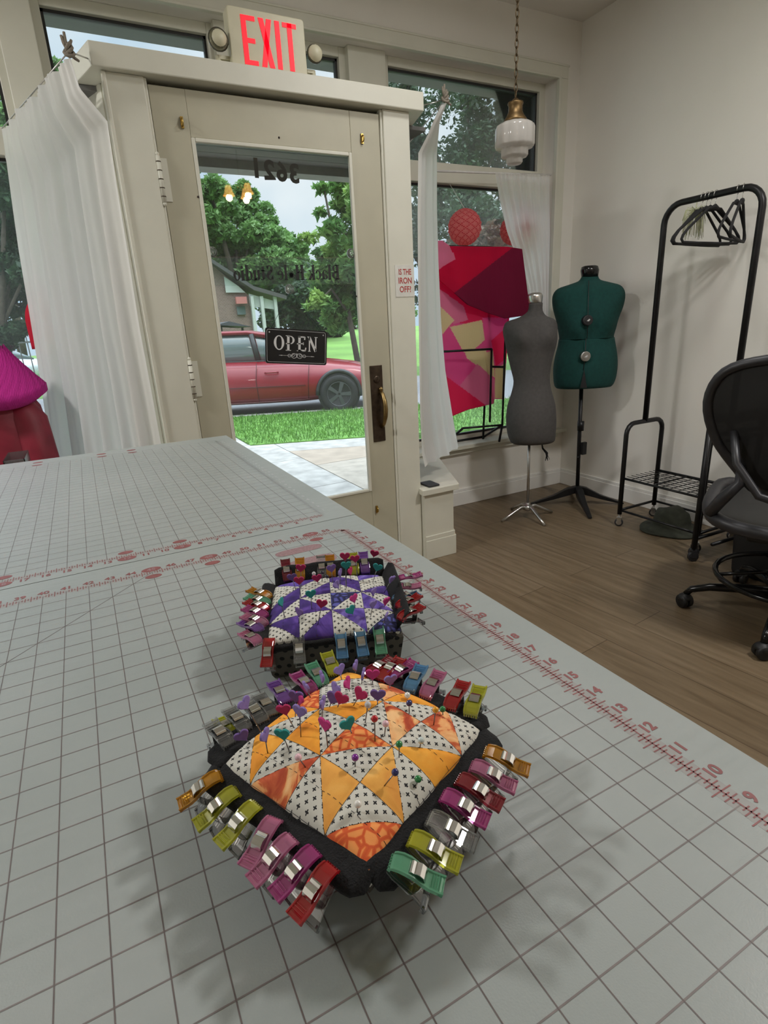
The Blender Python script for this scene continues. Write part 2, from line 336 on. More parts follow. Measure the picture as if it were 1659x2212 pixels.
for a in ((G0, G0 + .014, GZ0, GZ1), (G1 - .014, G1, GZ0, GZ1), (G0 + .014, G1 - .014, GZ1 - .014, GZ1), (G0 + .014, G1 - .014, GZ0, GZ0 + .014)): b.box(a[0], a[1], Y0 - .004, Y0 + .014, a[2], a[3])
b.build('glazing_bead', paint, door, bevel=.003)
MB().box(G0 + .003, G1 - .003, 2.516, 2.521, GZ0 + .003, GZ1 - .003).build('pane', glass('door_glass', haze=.02, refl=1.3), door)
for z in (.84, .13, -.72):
    q = MB(); q.tube([(.078, 2.486, z - .075), (.078, 2.486, z + .075)], .0085, 10); q.ball((.078, 2.486, z + .08), .008, 8); q.ball((.078, 2.486, z - .08), .008, 8)
    for k in range(-2, 3): q.lathe([(.0095, -.0015), (.0095, .0015)], 10, (.078, 2.486, z + k * .028), mat=1)
    q.box(.079, .11, 2.4935, 2.497, z - .07, z + .07)
    tag(q.build('hinge', [paint, darkbr], door), 'painted hinge with dark knuckle gaps')
q = MB(); q.box(.882, .946, 2.4915, 2.497, -.238, .122); q.lathe([(.017, 0), (.017, .004), (.012, .006), (.003, .006)], 20, mat=0, M=Matrix.Translation((.914, 2.4915, .058)) @ Matrix.Rotation(PI / 2, 4, 'X'))
q.box(.9115, .9165, 2.484, 2.4875, .045, .071)
esc = tag(q.build('lock_plate', darkbr, door, bevel=.002), 'dark bronze plate with keyhole')
MB().tube([(.93, 2.491, .0), (.93, 2.468, -.012), (.93, 2.452, -.045), (.93, 2.447, -.08), (.93, 2.452, -.115), (.93, 2.468, -.148), (.93, 2.491, -.165)], [.011, .009, .011, .012, .011, .009, .012], 10).build('pull_handle', brass, esc)
MB().ball((.93, 2.485, .012), .011, 10).build('thumb_latch', brass, esc)
for i, (px_, py_) in enumerate([(393, 265), (782, 300), (814, 1100)]):
    p = onY(px_, py_, 2.494); MB().box(p.x - .005, p.x + .005, 2.489, 2.497, p.z - .018, p.z + .018).tube([(p.x, 2.488, p.z + .012), (p.x, 2.478, p.z + .006), (p.x, 2.478, p.z - .008), (p.x, 2.486, p.z - .012)], .003, 6).build('brass_hook', P('brass_bright', (.5, .34, .1), .3, 1), door)
q = MB()
for (px_, py_) in [(603, 297), (849, 830), (428, 425), (770, 640), (845, 515)]:
    p = onY(px_, py_, 2.495); q.ball((p.x, 2.4965, p.z), .004, 6)
q.build('nail_hole', P('dark_hole', (.03, .02, .015), .8), door)
# door threshold outside / low walls and side windows of the entry bay
def splay(name, A, B, z0, z1, th, mats, par=None):
    A = Vector((*A, 0)); B = Vector((*B, 0)); M = frame(A, B - A, (-(B - A).y, (B - A).x, 0)); l = (B - A).length
    return M, l
for side, A, B, lab in ((1, (1.118, 2.60), (1.40, 3.34), 'right'), (-1, (-.042, 2.60), (-.315, 3.34), 'left')):
    M, l = splay('', A, B, 0, 0, 0, 0)
    m = MB(); m.box(0, l, -.02, .02, FL, -.54, 0, M); m.box(0, .05, -.02, .02, -.54, 1.152, 0, M); m.box(l - .05, l, -.02, .02, -.54, 1.152, 0, M); m.box(.05, l - .05, -.02, .02, 1.09, 1.152, 0, M)
    r = struct(m, 'window_5' if side > 0 else 'window_6', paint, bevel=.002)
    MB().box(.052, l - .052, -.003, .003, -.538, 1.088, 0, M).build('pane', pane, r)
# low display plinth right of the door, and its mirror left
lg = MB(); lg.prism([(1.134, 2.452), (1.314, 2.452), (1.60, 3.12), (1.38, 3.12), (1.134, 2.62)], FL, -.545); lg.prism([(1.134, 2.444), (1.324, 2.444), (1.61, 3.12), (1.60, 3.12), (1.314, 2.452), (1.134, 2.452)], FL, -.80)
lg.prism([(1.134, 2.447), (1.319, 2.447), (1.606, 3.12), (1.60, 3.12), (1.314, 2.452), (1.134, 2.452)], -.80, -.775)
struct(lg, 'trim_6', paint, bevel=.003)
struct(MB().prism([(1.112, 2.432), (1.338, 2.432), (1.64, 3.12), (1.39, 3.12), (1.134, 2.55)], -.545, -.512), 'trim_7', paint, bevel=.004)
struct(MB().prism([(-.058, 2.46), (-.058, 2.60), (-.33, 3.12), (-2.9, 3.12), (-2.9, 2.46)], FL, -.52), 'trim_8', paint, bevel=.003)
# the street outside ------------------------------------------------------
GZ = -1.03
A20 = math.radians(-21.5)
E1 = Vector((math.cos(A20), math.sin(A20), 0)); E2 = Vector((-E1.y, E1.x, 0))
def gp(p, u, v): q = Vector((p[0], p[1], 0)) + E1 * u + E2 * v; return (q.x, q.y)
conc = P('concrete', (.31, .29, .27), .9, var=.25, scale=7, bump=.4, bscale=60)
conc2 = P('concrete_tan', (.29, .23, .18), .9, var=.14, scale=6, bump=.4, bscale=60)
asph = P('asphalt', (.2, .2, .21), .9, var=.15, scale=20)
grassb = P('lawn', (.10, .22, .035), .95, var=.35, scale=9)
struct(MB().box(-40, 60, 3.42, 90, GZ - .3, GZ - .06), 'floor_1', P('far_lawn', (.09, .19, .03), .95, var=.25, scale=.8))
g = MB(); O = (1.375, 6.94)
s = MB()
def gy(x): return 6.94 - (x - 1.37) * .396      # inner edge of the verge
for k in range(5):
    y0_, y1_ = 3.43 + k * 1.2, 3.43 + k * 1.2 + 1.192
    s.prism([(-.9, y0_), (1.645, y0_), (1.645, y1_), (-.9, y1_)] if k < 2 else [(-.9, y0_), (1.36 if k > 2 else 1.645, y0_), (1.36 if k > 2 else 1.645, y1_), (-.9, y1_)], GZ - .06, GZ)
for k in range(10):
    x0_, x1_ = 1.655 + k * 1.3, 1.655 + k * 1.3 + 1.292; xa, xb = x0_, x1_
    s.prism([(xa, 3.43), (xb, 3.43), (xb, min(5.41, gy(xb))), (xa, min(5.41, gy(xa)))], GZ - .06, GZ, 2)
    if gy(xb) - .5 > 5.42:
        s.prism([(xa, 5.42), (xb, 5.42), (xb, gy(xb) - .55), (xa, gy(xa) - .55)], GZ - .06, GZ, 1)
        s.prism([(xa, gy(xa) - .54), (xb, gy(xb) - .54), (xb, gy(xb)), (xa, gy(xa))], GZ - .06, GZ, 0)
for k in range(8): s.prism([(-12 + k * 1.38, 3.43), (-10.63 + k * 1.38, 3.43), (-10.63 + k * 1.38, 5.0), (-12 + k * 1.38, 5.0)], GZ - .06, GZ, 0)
s.prism([(1.37, 6.9), (1.37, 9.85), (-.9, 10.8), (-.9, 8.3)], GZ - .06, GZ - .002, 0)
s.prism([gp(O, -14, 2.62), gp(O, 22, 2.62), gp(O, 22, 2.80), gp(O, -14, 2.80)], GZ - .2, GZ + .01)
struct(s, 'floor_2', [conc, conc2, P('concrete_warm', (.31, .265, .22), .9, var=.2, scale=8)])
struct(MB().prism([gp(O, -30, 2.80), gp(O, 40, 2.80), gp(O, 40, 9), gp(O, -30, 9)], GZ - .2, GZ - .055), 'floor_3', asph)
sp = MB().prism([(1.38, 6.94), gp(O, 22, .01), gp(O, 22, 2.6), (1.38, 9.73)], GZ - .06, GZ + .012); sp.prism([(-12, 5.02), (-.92, 5.02), (-.92, 10.6), (-12, 14.6)], GZ - .06, GZ + .012)
struct(sp, 'floor_4', grassb)
gr = MB()
for i in range(26000):
    u = random.uniform(-.9, 6.5); v = random.uniform(0, 2.58)
    x, y = gp(O, u, v)
    if i % 7 == 0: x, y = random.uniform(-3.5, -1.0), random.uniform(5.05, 9)
    elif x < 1.36: continue
    hgt = random.uniform(.03, .075); a = random.uniform(0, PI); c, d = math.cos(a) * .005, math.sin(a) * .005; lx, ly = random.uniform(-.03, .03), random.uniform(-.03, .03)
    gr.add([(x - c, y - d, GZ + .01), (x + c, y + d, GZ + .01), (x + lx, y + ly, GZ + .01 + hgt)], [(0, 1, 2)], i % 3)
gm = [P(f'grass_blade_{"abc"[i]}', c, .7, var=.2, scale=3, trans=.4) for i, c in enumerate([(.085, .20, .025), (.13, .28, .04), (.06, .155, .022)])]
tag(gr.build('grass', gm, loc=(3, 7.5, GZ)), 'short bright green grass on the verge between sidewalk and red car', 'grass', kind='stuff')
# recess ceiling outside the door and the shop's fascia
soff = P('grey_soffit_boards', (.16, .155, .15), .8, var=.2, scale=4)
q = MB()
for i in range(7): q.box(-.2, 1.3, 2.62 + i * .10, 2.715 + i * .10, 1.135, 1.15)
q.box(-.4, 1.5, 3.31, 3.42, 1.095, 1.15, 1)
struct(q, 'trim_9', [soff, P('grey_fascia', (.30, .29, .285), .7)])
struct(MB().box(-3.4, 2.9, 3.42, 3.55, 1.675, 1.76), 'trim_10', P('outer_fascia', (.12, .12, .125), .7))
# ================================================================== CUTTING TABLE AND MATS
tb = thing('cutting_table', 'long dark topped cutting table in the foreground under two cutting mats', 'table', (-.7, .9, FL))
MB().box(-1.50, .040, -.10, 1.828, -.0335, -.0035).build('table_top', P('dark_laminate', (.035, .028, .024), .5), tb, bevel=.003)
MB().box(-1.40, -.06, .0, 1.73, -.10, -.0335).build('apron', P('white_melamine', (.6, .6, .58), .5), tb)
for x in (-1.38, -.12):
    for y in (.04, 1.66): MB().box(x, x + .06, y, y + .06, FL, -.0335).build('leg', MATS['white_melamine'], tb)
def matmat():
    m, N, L, b = new('frosted_mat')
    t = N.new('ShaderNodeTexCoord'); n = N.new('ShaderNodeTexNoise'); n.inputs['Scale'].default_value = 4; n.inputs['Detail'].default_value = 5; L.new(t.outputs['Object'], n.inputs[0])
    L.new(ramp(N, L, n.outputs['Fac'], [(.3, (.285, .318, .308)), (.7, (.33, .358, .35))]), b.inputs['Base Color'])
    mp = N.new('ShaderNodeMapping'); mp.inputs['Scale'].default_value = (9, 60, 1); mp.inputs['Rotation'].default_value = (0, 0, .7); L.new(t.outputs['Object'], mp.inputs[0])
    n2 = N.new('ShaderNodeTexNoise'); n2.inputs['Scale'].default_value = 3; n2.inputs['Detail'].default_value = 8; L.new(mp.outputs[0], n2.inputs[0])
    L.new(ramp(N, L, n2.outputs['Fac'], [(.35, (.34,) * 3), (.7, (.46,) * 3)]), b.inputs['Roughness'])
    n3 = N.new('ShaderNodeTexNoise'); n3.inputs['Scale'].default_value = 900; L.new(t.outputs['Object'], n3.inputs[0])
    bp = N.new('ShaderNodeBump'); bp.inputs['Strength'].default_value = .12; bp.inputs['Distance'].default_value = .0005; L.new(n3.outputs['Fac'], bp.inputs['Height']); L.new(bp.outputs[0], b.inputs['Normal'])
    return m
fm = matmat()
lineA = P('mat_line_dark', (.125, .10, .097), .45, var=.15, scale=60); lineB = P('mat_line_pale', (.175, .15, .145), .45, var=.15, scale=60)
inkr = P('mat_ink_red', (.24, .075, .075), .5, var=.15, scale=90); inkp = P('mat_ink_pink', (.28, .17, .18), .5, var=.2, scale=300); halo = P('mat_ink_halo', (.305, .30, .29), .45, var=.05, scale=90)
Z1, Z2 = .00012, .00022
def quad(mb, x0, x1, y0, y1, z, m): mb.add([(x0, y0, z), (x1, y0, z), (x1, y1, z), (x0, y1, z)], [(0, 1, 2, 3)], m)
def TM(x, y, rot=0): return Matrix.Translation((x, y, Z2)) @ Matrix.Rotation(rot, 4, 'Z')
def mat_prints(mb, y0, nU, right_numbers, near_ruler, far_ruler, u_label):
    """y0: world y of grid row 0; rows grow away from the camera; columns grow to the left from x = 0"""
    nV = 56
    for u in range(0, nU + 1): quad(mb, -nV * IN, 0, y0 + u * IN - .00045, y0 + u * IN + .00045, Z1, 2)
    for v in range(0, nV + 1): quad(mb, -v * IN - .00034, -v * IN + .00034, y0, y0 + nU * IN, Z1 + .00004, 1)
    def tick(k): return 1 if k % 8 == 0 else (.38 if k % 4 == 0 else (.25 if k % 2 == 0 else .13))
    for k in range(0, nU * 8 + 1):
        l = tick(k)
        if l < 1: quad(mb, -l * IN, l * IN, y0 + k * IN / 8 - .0005, y0 + k * IN / 8 + .0005, Z2, 3 if y0 == 0 else 6)
    quad(mb, -.0006, .0006, y0, y0 + nU * IN, Z2, 3 if y0 == 0 else 6)
    if y0 == 0: quad(mb, -.25 * IN, .28 * IN, y0, y0 + nU * IN, Z1 - .00005, 5)
    for u in range(1, nU):
        text(mb, str(u_label(u)), .0125, TM(.44 * IN, y0 + u * IN), 3 if y0 == 0 else 6, bold=.0005, sx=1.0)
    for (yy, sg, lab) in ([(y0 + nU * IN, 1, far_ruler)] if far_ruler else []) + ([(y0, -1, near_ruler)] if near_ruler else []):
        for k in range(0, nV * 8 + 1):
            l = tick(k)
            if l < 1: quad(mb, -k * IN / 8 - .0005, -k * IN / 8 + .0005, yy - l * IN * .8, yy + l * IN * .8, Z2, 3)
        quad(mb, -nV * IN, 0, yy - .25 * IN, yy + .25 * IN, Z1 - .00005, 5)
        for v in range(1, nV):
            if v * IN > .95: break
            n = lab(v); x = -v * IN
            if n in ((45, 48, 54) if y0 == 0 else (9, 12, 18)):
                for (dy, s) in ((.43, .0125), (-.58, .0105)):
                    mb.prism([(x + s * math.cos(a * PI / 12), yy + sg * dy * IN + s * .62 * math.sin(a * PI / 12)) for a in range(24)], Z2 - .00005, Z2, 3)
                text(mb, str(n), .011, Matrix.Translation((x, yy + sg * .43 * IN, Z2 + .00006)), 4, bold=.0003)
            else: text(mb, str(n), .0125, TM(x, yy + sg * .45 * IN), 3, bold=.0004, sx=1.05)
mm1 = MB().prism([(-1.47, -.09), (.045, -.09), (.045, .8925), (-1.47, .8925)], -.0035, 0)
mat_prints(mm1, 0, 33, True, None, lambda v: 56 - v, lambda u: u)
for (u, v, a, b_) in [(31.4, 3.45, 1.35, .42), (29.5, 3.35, 1.3, .62)]:
    mm1.prism([(-v * IN + (a * IN) * math.copysign(abs(math.cos(q * PI / 16)) ** .6, math.cos(q * PI / 16)), u * IN + b_ * IN * math.copysign(abs(math.sin(q * PI / 16)) ** .7, math.sin(q * PI / 16))) for q in range(32)], Z1, Z2, 4)
stroke(mm1, (-11 * IN, 33 * IN), (-30 * IN, 14 * IN), .0009, Matrix.Translation((0, 0, Z1)), 1)
stroke(mm1, (-.2, -.02), (-1.05, .83), .0008, Matrix.Translation((0, 0, Z1)), 2)
MM = [fm, lineA, lineB, inkr, inkp, halo, P('mat_glare_ink', (.40, .41, .41), .3)]  # last ink: white glare on the far mat's right ruler, put into its colour
tag(mm1.build('cutting_mat', MM, loc=(-.7, .4, 0)), 'frosted cutting mat with red inch grid, nearest mat, holding both pincushions', 'cutting mat', 'cutting mats on the table')
y2 = 36.37 * IN
mm2 = MB().prism([(-1.47, .8945), (.047, .8945), (.047, 1.834), (-1.47, 1.834)], -.0035, 0)
mat_prints(mm2, y2, 33, True, lambda v: v, None, lambda u: u)
for v in (9, 12, 18):
    x = -v * IN
    mm2.prism([(x + .012 * math.cos(a * PI / 8), 69.1 * IN + .007 * math.sin(a * PI / 8)) for a in range(16)], Z1, Z2, 3); mm2.prism([(x + .012 * math.cos(a * PI / 8), 70.6 * IN + .009 * math.sin(a * PI / 8)) for a in range(16)], Z1, Z2, 3)
tag(mm2.build('cutting_mat', MM, loc=(-.7, 1.4, 0)), 'farther frosted cutting mat, next to the shop door, behind the pincushions', 'cutting mat', 'cutting mats on the table')
# ================================================================== PINCUSHIONS
def fabric_print(name, bgc, ink, spacing, size, kind='x'):
    """small printed motif repeated over the UV in metres"""
    m, N, L, b = new(name); t = N.new('ShaderNodeUVMap'); t.uv_map = 'UVMap'
    sx = N.new('ShaderNodeSeparateXYZ'); L.new(t.outputs[0], sx.inputs[0])
    def math_(op, a, b_=None, c=None):
        n = N.new('ShaderNodeMath'); n.operation = op
        for i, v in enumerate((a, b_, c)):
            if v is None: continue
            if isinstance(v, (int, float)): n.inputs[i].default_value = v
            else: L.new(v, n.inputs[i])
        return n.outputs[0]
    u = math_('MULTIPLY', sx.outputs[0], 1 / spacing); v = math_('MULTIPLY', sx.outputs[1], 1 / spacing)
    row = math_('FLOOR', v); off = math_('MULTIPLY', math_('MODULO', math_('ABSOLUTE', row), 2), .5)
    if kind == 'x': off = 0
    fu = math_('SUBTRACT', math_('FRACT', math_('ADD', u, off)), .5); fv = math_('SUBTRACT', math_('FRACT', v), .5)
    if kind == 'x':
        p = math_('ABSOLUTE', math_('ADD', fu, fv)); q = math_('ABSOLUTE', math_('SUBTRACT', fu, fv))
        arm = math_('MINIMUM', p, q); ext = math_('MAXIMUM', math_('ABSOLUTE', fu), math_('ABSOLUTE', fv))
        hit = math_('MULTIPLY', math_('LESS_THAN', arm, size * .55), math_('LESS_THAN', ext, size)); 
        hit = math_('MULTIPLY', hit, math_('GREATER_THAN', math_('ADD', math_('ABSOLUTE', fu), math_('ABSOLUTE', fv)), .0))
    else:
        r = math_('SQRT', math_('ADD', math_('MULTIPLY', fu, fu), math_('MULTIPLY', fv, fv))); hit = math_('LESS_THAN', r, size)
    mx = N.new('ShaderNodeMixRGB'); mx.inputs[1].default_value = (*bgc, 1); mx.inputs[2].default_value = (*ink, 1); L.new(hit, mx.inputs[0]); L.new(mx.outputs[0], b.inputs['Base Color'])
    b.inputs['Roughness'].default_value = .9
    wv = N.new('ShaderNodeTexNoise'); wv.inputs['Scale'].default_value = 2500; L.new(t.outputs[0], wv.inputs[0]); bp = N.new('ShaderNodeBump'); bp.inputs['Strength'].default_value = .25; bp.inputs['Distance'].default_value = .0004
    L.new(wv.outputs['Fac'], bp.inputs['Height']); L.new(bp.outputs[0], b.inputs['Normal']); return m
def batik(name, stops, scale=60, kind='noise', dist=1.5):
    m, N, L, b = new(name); t = N.new('ShaderNodeUVMap'); t.uv_map = 'UVMap'
    if kind == 'voronoi':
        n = N.new('ShaderNodeTexVoronoi'); n.feature = 'DISTANCE_TO_EDGE'; n.inputs['Scale'].default_value = scale; out = n.outputs['Distance']
    else:
        n = N.new('ShaderNodeTexNoise'); n.inputs['Scale'].default_value = scale; n.inputs['Detail'].default_value = 5; n.inputs['Distortion'].default_value = dist; out = n.outputs['Fac']
    L.new(t.outputs[0], n.inputs['Vector']); L.new(ramp(N, L, out, stops), b.inputs['Base Color']); b.inputs['Roughness'].default_value = .85
    wv = N.new('ShaderNodeTexNoise'); wv.inputs['Scale'].default_value = 2500; L.new(t.outputs[0], wv.inputs[0]); bp = N.new('ShaderNodeBump'); bp.inputs['Strength'].default_value = .25; bp.inputs['Distance'].default_value = .0004
    L.new(wv.outputs['Fac'], bp.inputs['Height']); L.new(bp.outputs[0], b.inputs['Normal']); return m
dots = fabric_print('cross_print', (.62, .61, .55), (.02, .02, .022), .0046, .21)
polka = fabric_print('polka_print', (.095, .085, .07), (.006, .006, .007), .0085, .24, 'dot')
org = batik('orange_batik', [(.3, (.80, .26, .02)), (.5, (.88, .36, .03)), (.7, (.92, .45, .06))], 35)
gold = batik('gold_batik', [(.3, (.75, .30, .05)), (.55, (.86, .42, .08)), (.75, (.93, .55, .16))], 30)
cell = batik('coral_cell_batik', [(.0, (.62, .09, .02)), (.10, (.70, .12, .025)), (.16, (.87, .30, .08)), (.5, (.90, .36, .10))], 170, 'voronoi')
redb = batik('rust_batik', [(.40, (.45, .06, .02)), (.49, (.62, .13, .04)), (.52, (.85, .38, .14)), (.62, (.92, .55, .25))], 40)
pur = batik('purple_batik', [(.3, (.026, .010, .10)), (.5, (.055, .02, .20)), (.68, (.12, .055, .34))], 40)
pur2 = batik('violet_batik', [(.3, (.05, .025, .20)), (.5, (.11, .06, .36)), (.7, (.26, .19, .60))], 30, dist=3)
blu = batik('blue_cell_batik', [(.0, (.01, .01, .05)), (.12, (.02, .02, .10)), (.2, (.08, .09, .36)), (.5, (.14, .13, .45))], 150, 'voronoi')
binding = P('black_binding', (.006, .006, .007), .95, var=.4, scale=300, bump=.5, bscale=900)
thread = P('dark_thread', (.03, .025, .03), .8)
NC = 18   # sub-quads per patch
def dome_h(a, b, ze, zt, pw, edge=.0015):
    u, v = 2 * a - 1, 2 * b - 1; f = max(0, (1 - u * u) * (1 - v * v)) ** pw
    return ze + (zt - ze) * f + edge * (max(0, 1 - u * u) + max(0, 1 - v * v)) * .5
def pucker(a, b, cells):
    """seam valleys between the patches"""
    A, B = a * 4, b * 4; i = min(3, int(A)); j = min(3, int(B)); fa, fb = A - i, B - j
    d = min(fa, 1 - fa, fb, 1 - fb); dg = abs(fa - fb) if cells[j][i][0] == '/' else abs(fa + fb - 1)
    d = min(d, dg * .7); return -.0011 * math.exp(-(d / .07) ** 2)
def pincushion(name, label, c, rot, half, ze, zt, pw, cells, mats, flaps, base_half, basez):
    R = Matrix.Rotation(rot, 4, 'Z'); root = thing(name, label, 'pincushion', (c[0], c[1], 0), local=True); root.rotation_euler.z = rot
    n = 4 * NC; V = []; F = []; mi = []; UV = []
    for j in range(n + 1):
        for i in range(n + 1):
            a, b = i / n, j / n; z = dome_h(a, b, ze, zt, pw) + pucker(a, b, cells) + .0005 * noise.noise((a * 9, b * 9, 1.3))
            V.append(((2 * a - 1) * half, (2 * b - 1) * half, z)); UV.append(((a + b) * half * 1.414, (b - a) * half * 1.414))
    W_ = n + 1
    for j in range(n):
        for i in range(n):
            ci, cj = i // NC, j // NC; fi, fj = (i % NC + .5) / NC, (j % NC + .5) / NC; q = cells[cj][ci]; p = [j * W_ + i, j * W_ + i + 1, (j + 1) * W_ + i + 1, (j + 1) * W_ + i]
            if q[0] == '/':      # diagonal from (0,0) to (1,1): first = upper-left, second = lower-right
                F += [(p[0], p[2], p[3]), (p[0], p[1], p[2])]; t1, t2 = (fi - .2 / NC < fj), (fi + .2 / NC < fj)
                mi += [q[1] if t1 else q[2], q[1] if t2 else q[2]]
            else:                # diagonal from (1,0) to (0,1): first = lower-left, second = upper-right
                F += [(p[0], p[1], p[3]), (p[1], p[2], p[3])]; t1, t2 = (fi + fj < 1 + .2 / NC), (fi + fj < 1 - .2 / NC)
                mi += [q[1] if t1 else q[2], q[1] if t2 else q[2]]
    # skirt
    k0 = len(V); ring = [i for i in range(n)] + [j * W_ + n for j in range(n)] + [n * W_ + i for i in range(n, 0, -1)] + [j * W_ for j in range(n, 0, -1)]
    for r in ring: V.append((V[r][0] * .93, V[r][1] * .93, ze - .02)); UV.append(UV[r])
    m = len(ring)
    for k in range(m): F.append((ring[k], k0 + k, k0 + (k + 1) % m, ring[(k + 1) % m])); mi.append(0)
    mb = MB(); mb.v = V; mb.f = F; mb.m = mi; mb.s = [True] * len(F); mb.uv = UV
    cu = mb.build('patchwork_top', mats, root)
    st = MB()            # quilting stitches and dark seam threads
    for j in range(4):
        for i in range(4):
            q = cells[j][i]
            segs = [((i, j), (i + 1, j + 1)) if q[0] == '/' else ((i + 1, j), (i, j + 1)), ((i, j), (i + 1, j)), ((i, j), (i, j + 1)), ((i + .5, j), (i + .5, j + 1))]
            for si, (s0, s1) in enumerate(segs):
                nn = 14
                for k in range(nn):
                    if (si in (0, 3)) and k % 2: continue
                    pts = []
                    for tt in (k / nn, (k + (.9 if si in (1, 2) else 1)) / nn):
                        a = (s0[0] + (s1[0] - s0[0]) * tt) / 4; b = (s0[1] + (s1[1] - s0[1]) * tt) / 4; a = min(max(a, .004), .996); b = min(max(b, .004), .996)
                        pts.append(((2 * a - 1) * half, (2 * b - 1) * half, dome_h(a, b, ze, zt, pw) + pucker(a, b, cells) + .0005 * noise.noise((a * 9, b * 9, 1.3)) + .0001))
                    st.tube(pts, .00016, 4, smooth=False)
    st.build('quilting_stitches', thread, cu)
    # tray: polka-dot base
    bm = MB(); h0, h1 = base_half; k = 10
    ring = []
    for (zz, hh) in ((basez, h0 * .97), (basez + .004, h0), (ze - .006, h1), (ze - .004, h1 * .98)):
        r = []
        for s_ in range(4):
            for t_ in range(k):
                e = -1 + 2 * t_ / k; x, y = [(e, -1), (1, e), (-e, 1), (-1, -e)][s_]; r.append((x * hh, y * hh, zz))
        ring.append(r)
    bm.rings(ring, 0, False); bm.uv = [(math.atan2(v[1], v[0]) * h0 * 1.27, v[2]) for v in bm.v]
    # better side UV: run along the perimeter
    bm.uv = []
    for r in ring:
        for q_, v in enumerate(r): bm.uv.append((q_ * (2 * h0 / k), v[2]))
    bm.build('polka_dot_base', [polka], root, bevel=0)
    # flared binding flaps: side 0 front(-y) 1 right(+x) 2 back(+y) 3 left(-x)
    for s_, fl in enumerate(flaps):
        w0, w1, z0, z1, lo, hi, th = fl
        Rm = Matrix.Rotation(s_ * PI / 2, 4, 'Z'); nn = 26; mmn = 8; G = []
        for sidez in (1, -1):
            for r_ in (range(mmn + 1) if sidez > 0 else range(mmn, -1, -1)):
                t_ = r_ / mmn; row = []
                for i in range(nn + 1):
                    e = i / nn; x = lo + (hi - lo) * e; cr_ = 1 - abs(2 * e - 1) ** 22 * .35
                    d = w0 + (w1 - w0) * t_ * cr_; z = z0 + (z1 - z0) * t_ ** .9 + .0012 * noise.noise((x * 60, s_ * 3, t_ * 2)) + .002 * math.sin(e * PI) * t_
                    tk = th * (.5 if 0 < r_ < mmn else .18) * (1 if 0 < i < nn else .35)
                    row.append((x, -d, z + sidez * tk))
                G.append(row)
        fb = MB(); fb.rings([list(r) for r in zip(*G)], 0, True, Rm)
        fb.build('binding_flap', binding, root)
    return root
# cells[j][i] = (diagonal, first material, second material); j from the near edge, i from the left end
D_, O_, G_, C_, R_ = 0, 1, 2, 3, 4
ocells = [[('\\', C_, D_), ('/', D_, G_) if 0 else ('\\', D_, D_), ('\\', O_, D_), ('/', R_, D_)],
          [('\\', D_, D_), ('\\', D_, C_), ('/', D_, R_), ('\\', D_, D_)],
          [('\\', D_, D_), ('/', O_, D_), ('\\', O_, D_), ('/', D_, R_)],
          [('\\', D_, O_), ('\\', D_, O_), ('/', C_, D_), ('\\', D_, O_)]]
# cell (1,0): patch on the node side is orange, border side is cross print; likewise its mirror (0,1)
ocells[0][1] = ('/', G_, D_); ocells[1][0] = ('/', D_, G_)
ocells[0][2] = ('\\', O_, D_); ocells[2][0] = ('\\', R_, D_)
ocells[0][3] = ('/', R_, D_); ocells[3][0] = ('/', D_, O_)
ocells[1][3] = ('\\', D_, O_); ocells[3][1] = ('\\', D_, O_)
OC = (-.2048, .3535); OR = .4221; OH = .0600; OZE, OZT, OPW = .0445, .0625, .62
oroot = pincushion('pincushion', 'square orange and grey patchwork pincushion in black fabric tray, nearest the viewer', OC, OR, OH, OZE, OZT, OPW, ocells, [dots, org, gold, cell, redb],
    [(.056, .0735, .043, .037, -.0615, .0635, .0062), (.056, .0745, .045, .041, -.0585, .0615, .0062), (.056, .0765, .045, .043, -.0595, .0615, .0062), (.056, .0735, .043, .037, -.0665, .0625, .0062)], (.046, .0600), 0)
U_, V_, B_ = 1, 2, 3
pcells = [[('\\', D_, U_), ('/', D_, U_), ('\\', D_, V_), ('/', D_, B_)], [('/', U_, D_), ('\\', U_, D_), ('\\' if 0 else '/', B_, D_), ('\\', V_, D_)],
          [('/', D_, U_), ('/', D_, U_), ('\\', D_, U_), ('/', D_, U_)], [('\\', D_, V_), ('/', U_, D_), ('\\', U_, D_), ('/', V_, D_)]]
PC = (-.1385, .5509); PR = -.3634; PH = .0600; PZE, PZT, PPW = .0365, .0500, .55
proot = pincushion('pincushion', 'square purple and cream patchwork pincushion behind the orange one on the mat', PC, PR, PH, PZE, PZT, PPW, pcells, [dots, pur, pur2, blu],
    [(.056, .063, .034, .0315, -.060, .056, .0055), (.056, .070, .034, .050, -.058, .060, .006), (.056, .070, .035, .052, -.060, .058, .006), (.056, .071, .034, .040, -.060, .056, .006)], (.058, .0618), 0)
def cushion_hit(x, y, c, rot, half, ze, zt, pw):
    """where the sight line through a photo pixel meets the cushion"""
    d = ray(x, y); ca, sa = math.cos(rot), math.sin(rot)
    for k in range(4000):
        t = .2 + k * .0004; p = CAM + d * t; X, Y = p.x - c[0], p.y - c[1]; a = ((ca * X + sa * Y) / half + 1) / 2; b = ((-sa * X + ca * Y) / half + 1) / 2
        if -.03 < a < 1.03 and -.03 < b < 1.03 and p.z < dome_h(min(max(a, 0), 1), min(max(b, 0), 1), ze, zt, pw): return p
        if p.z < .03: return p
    return p
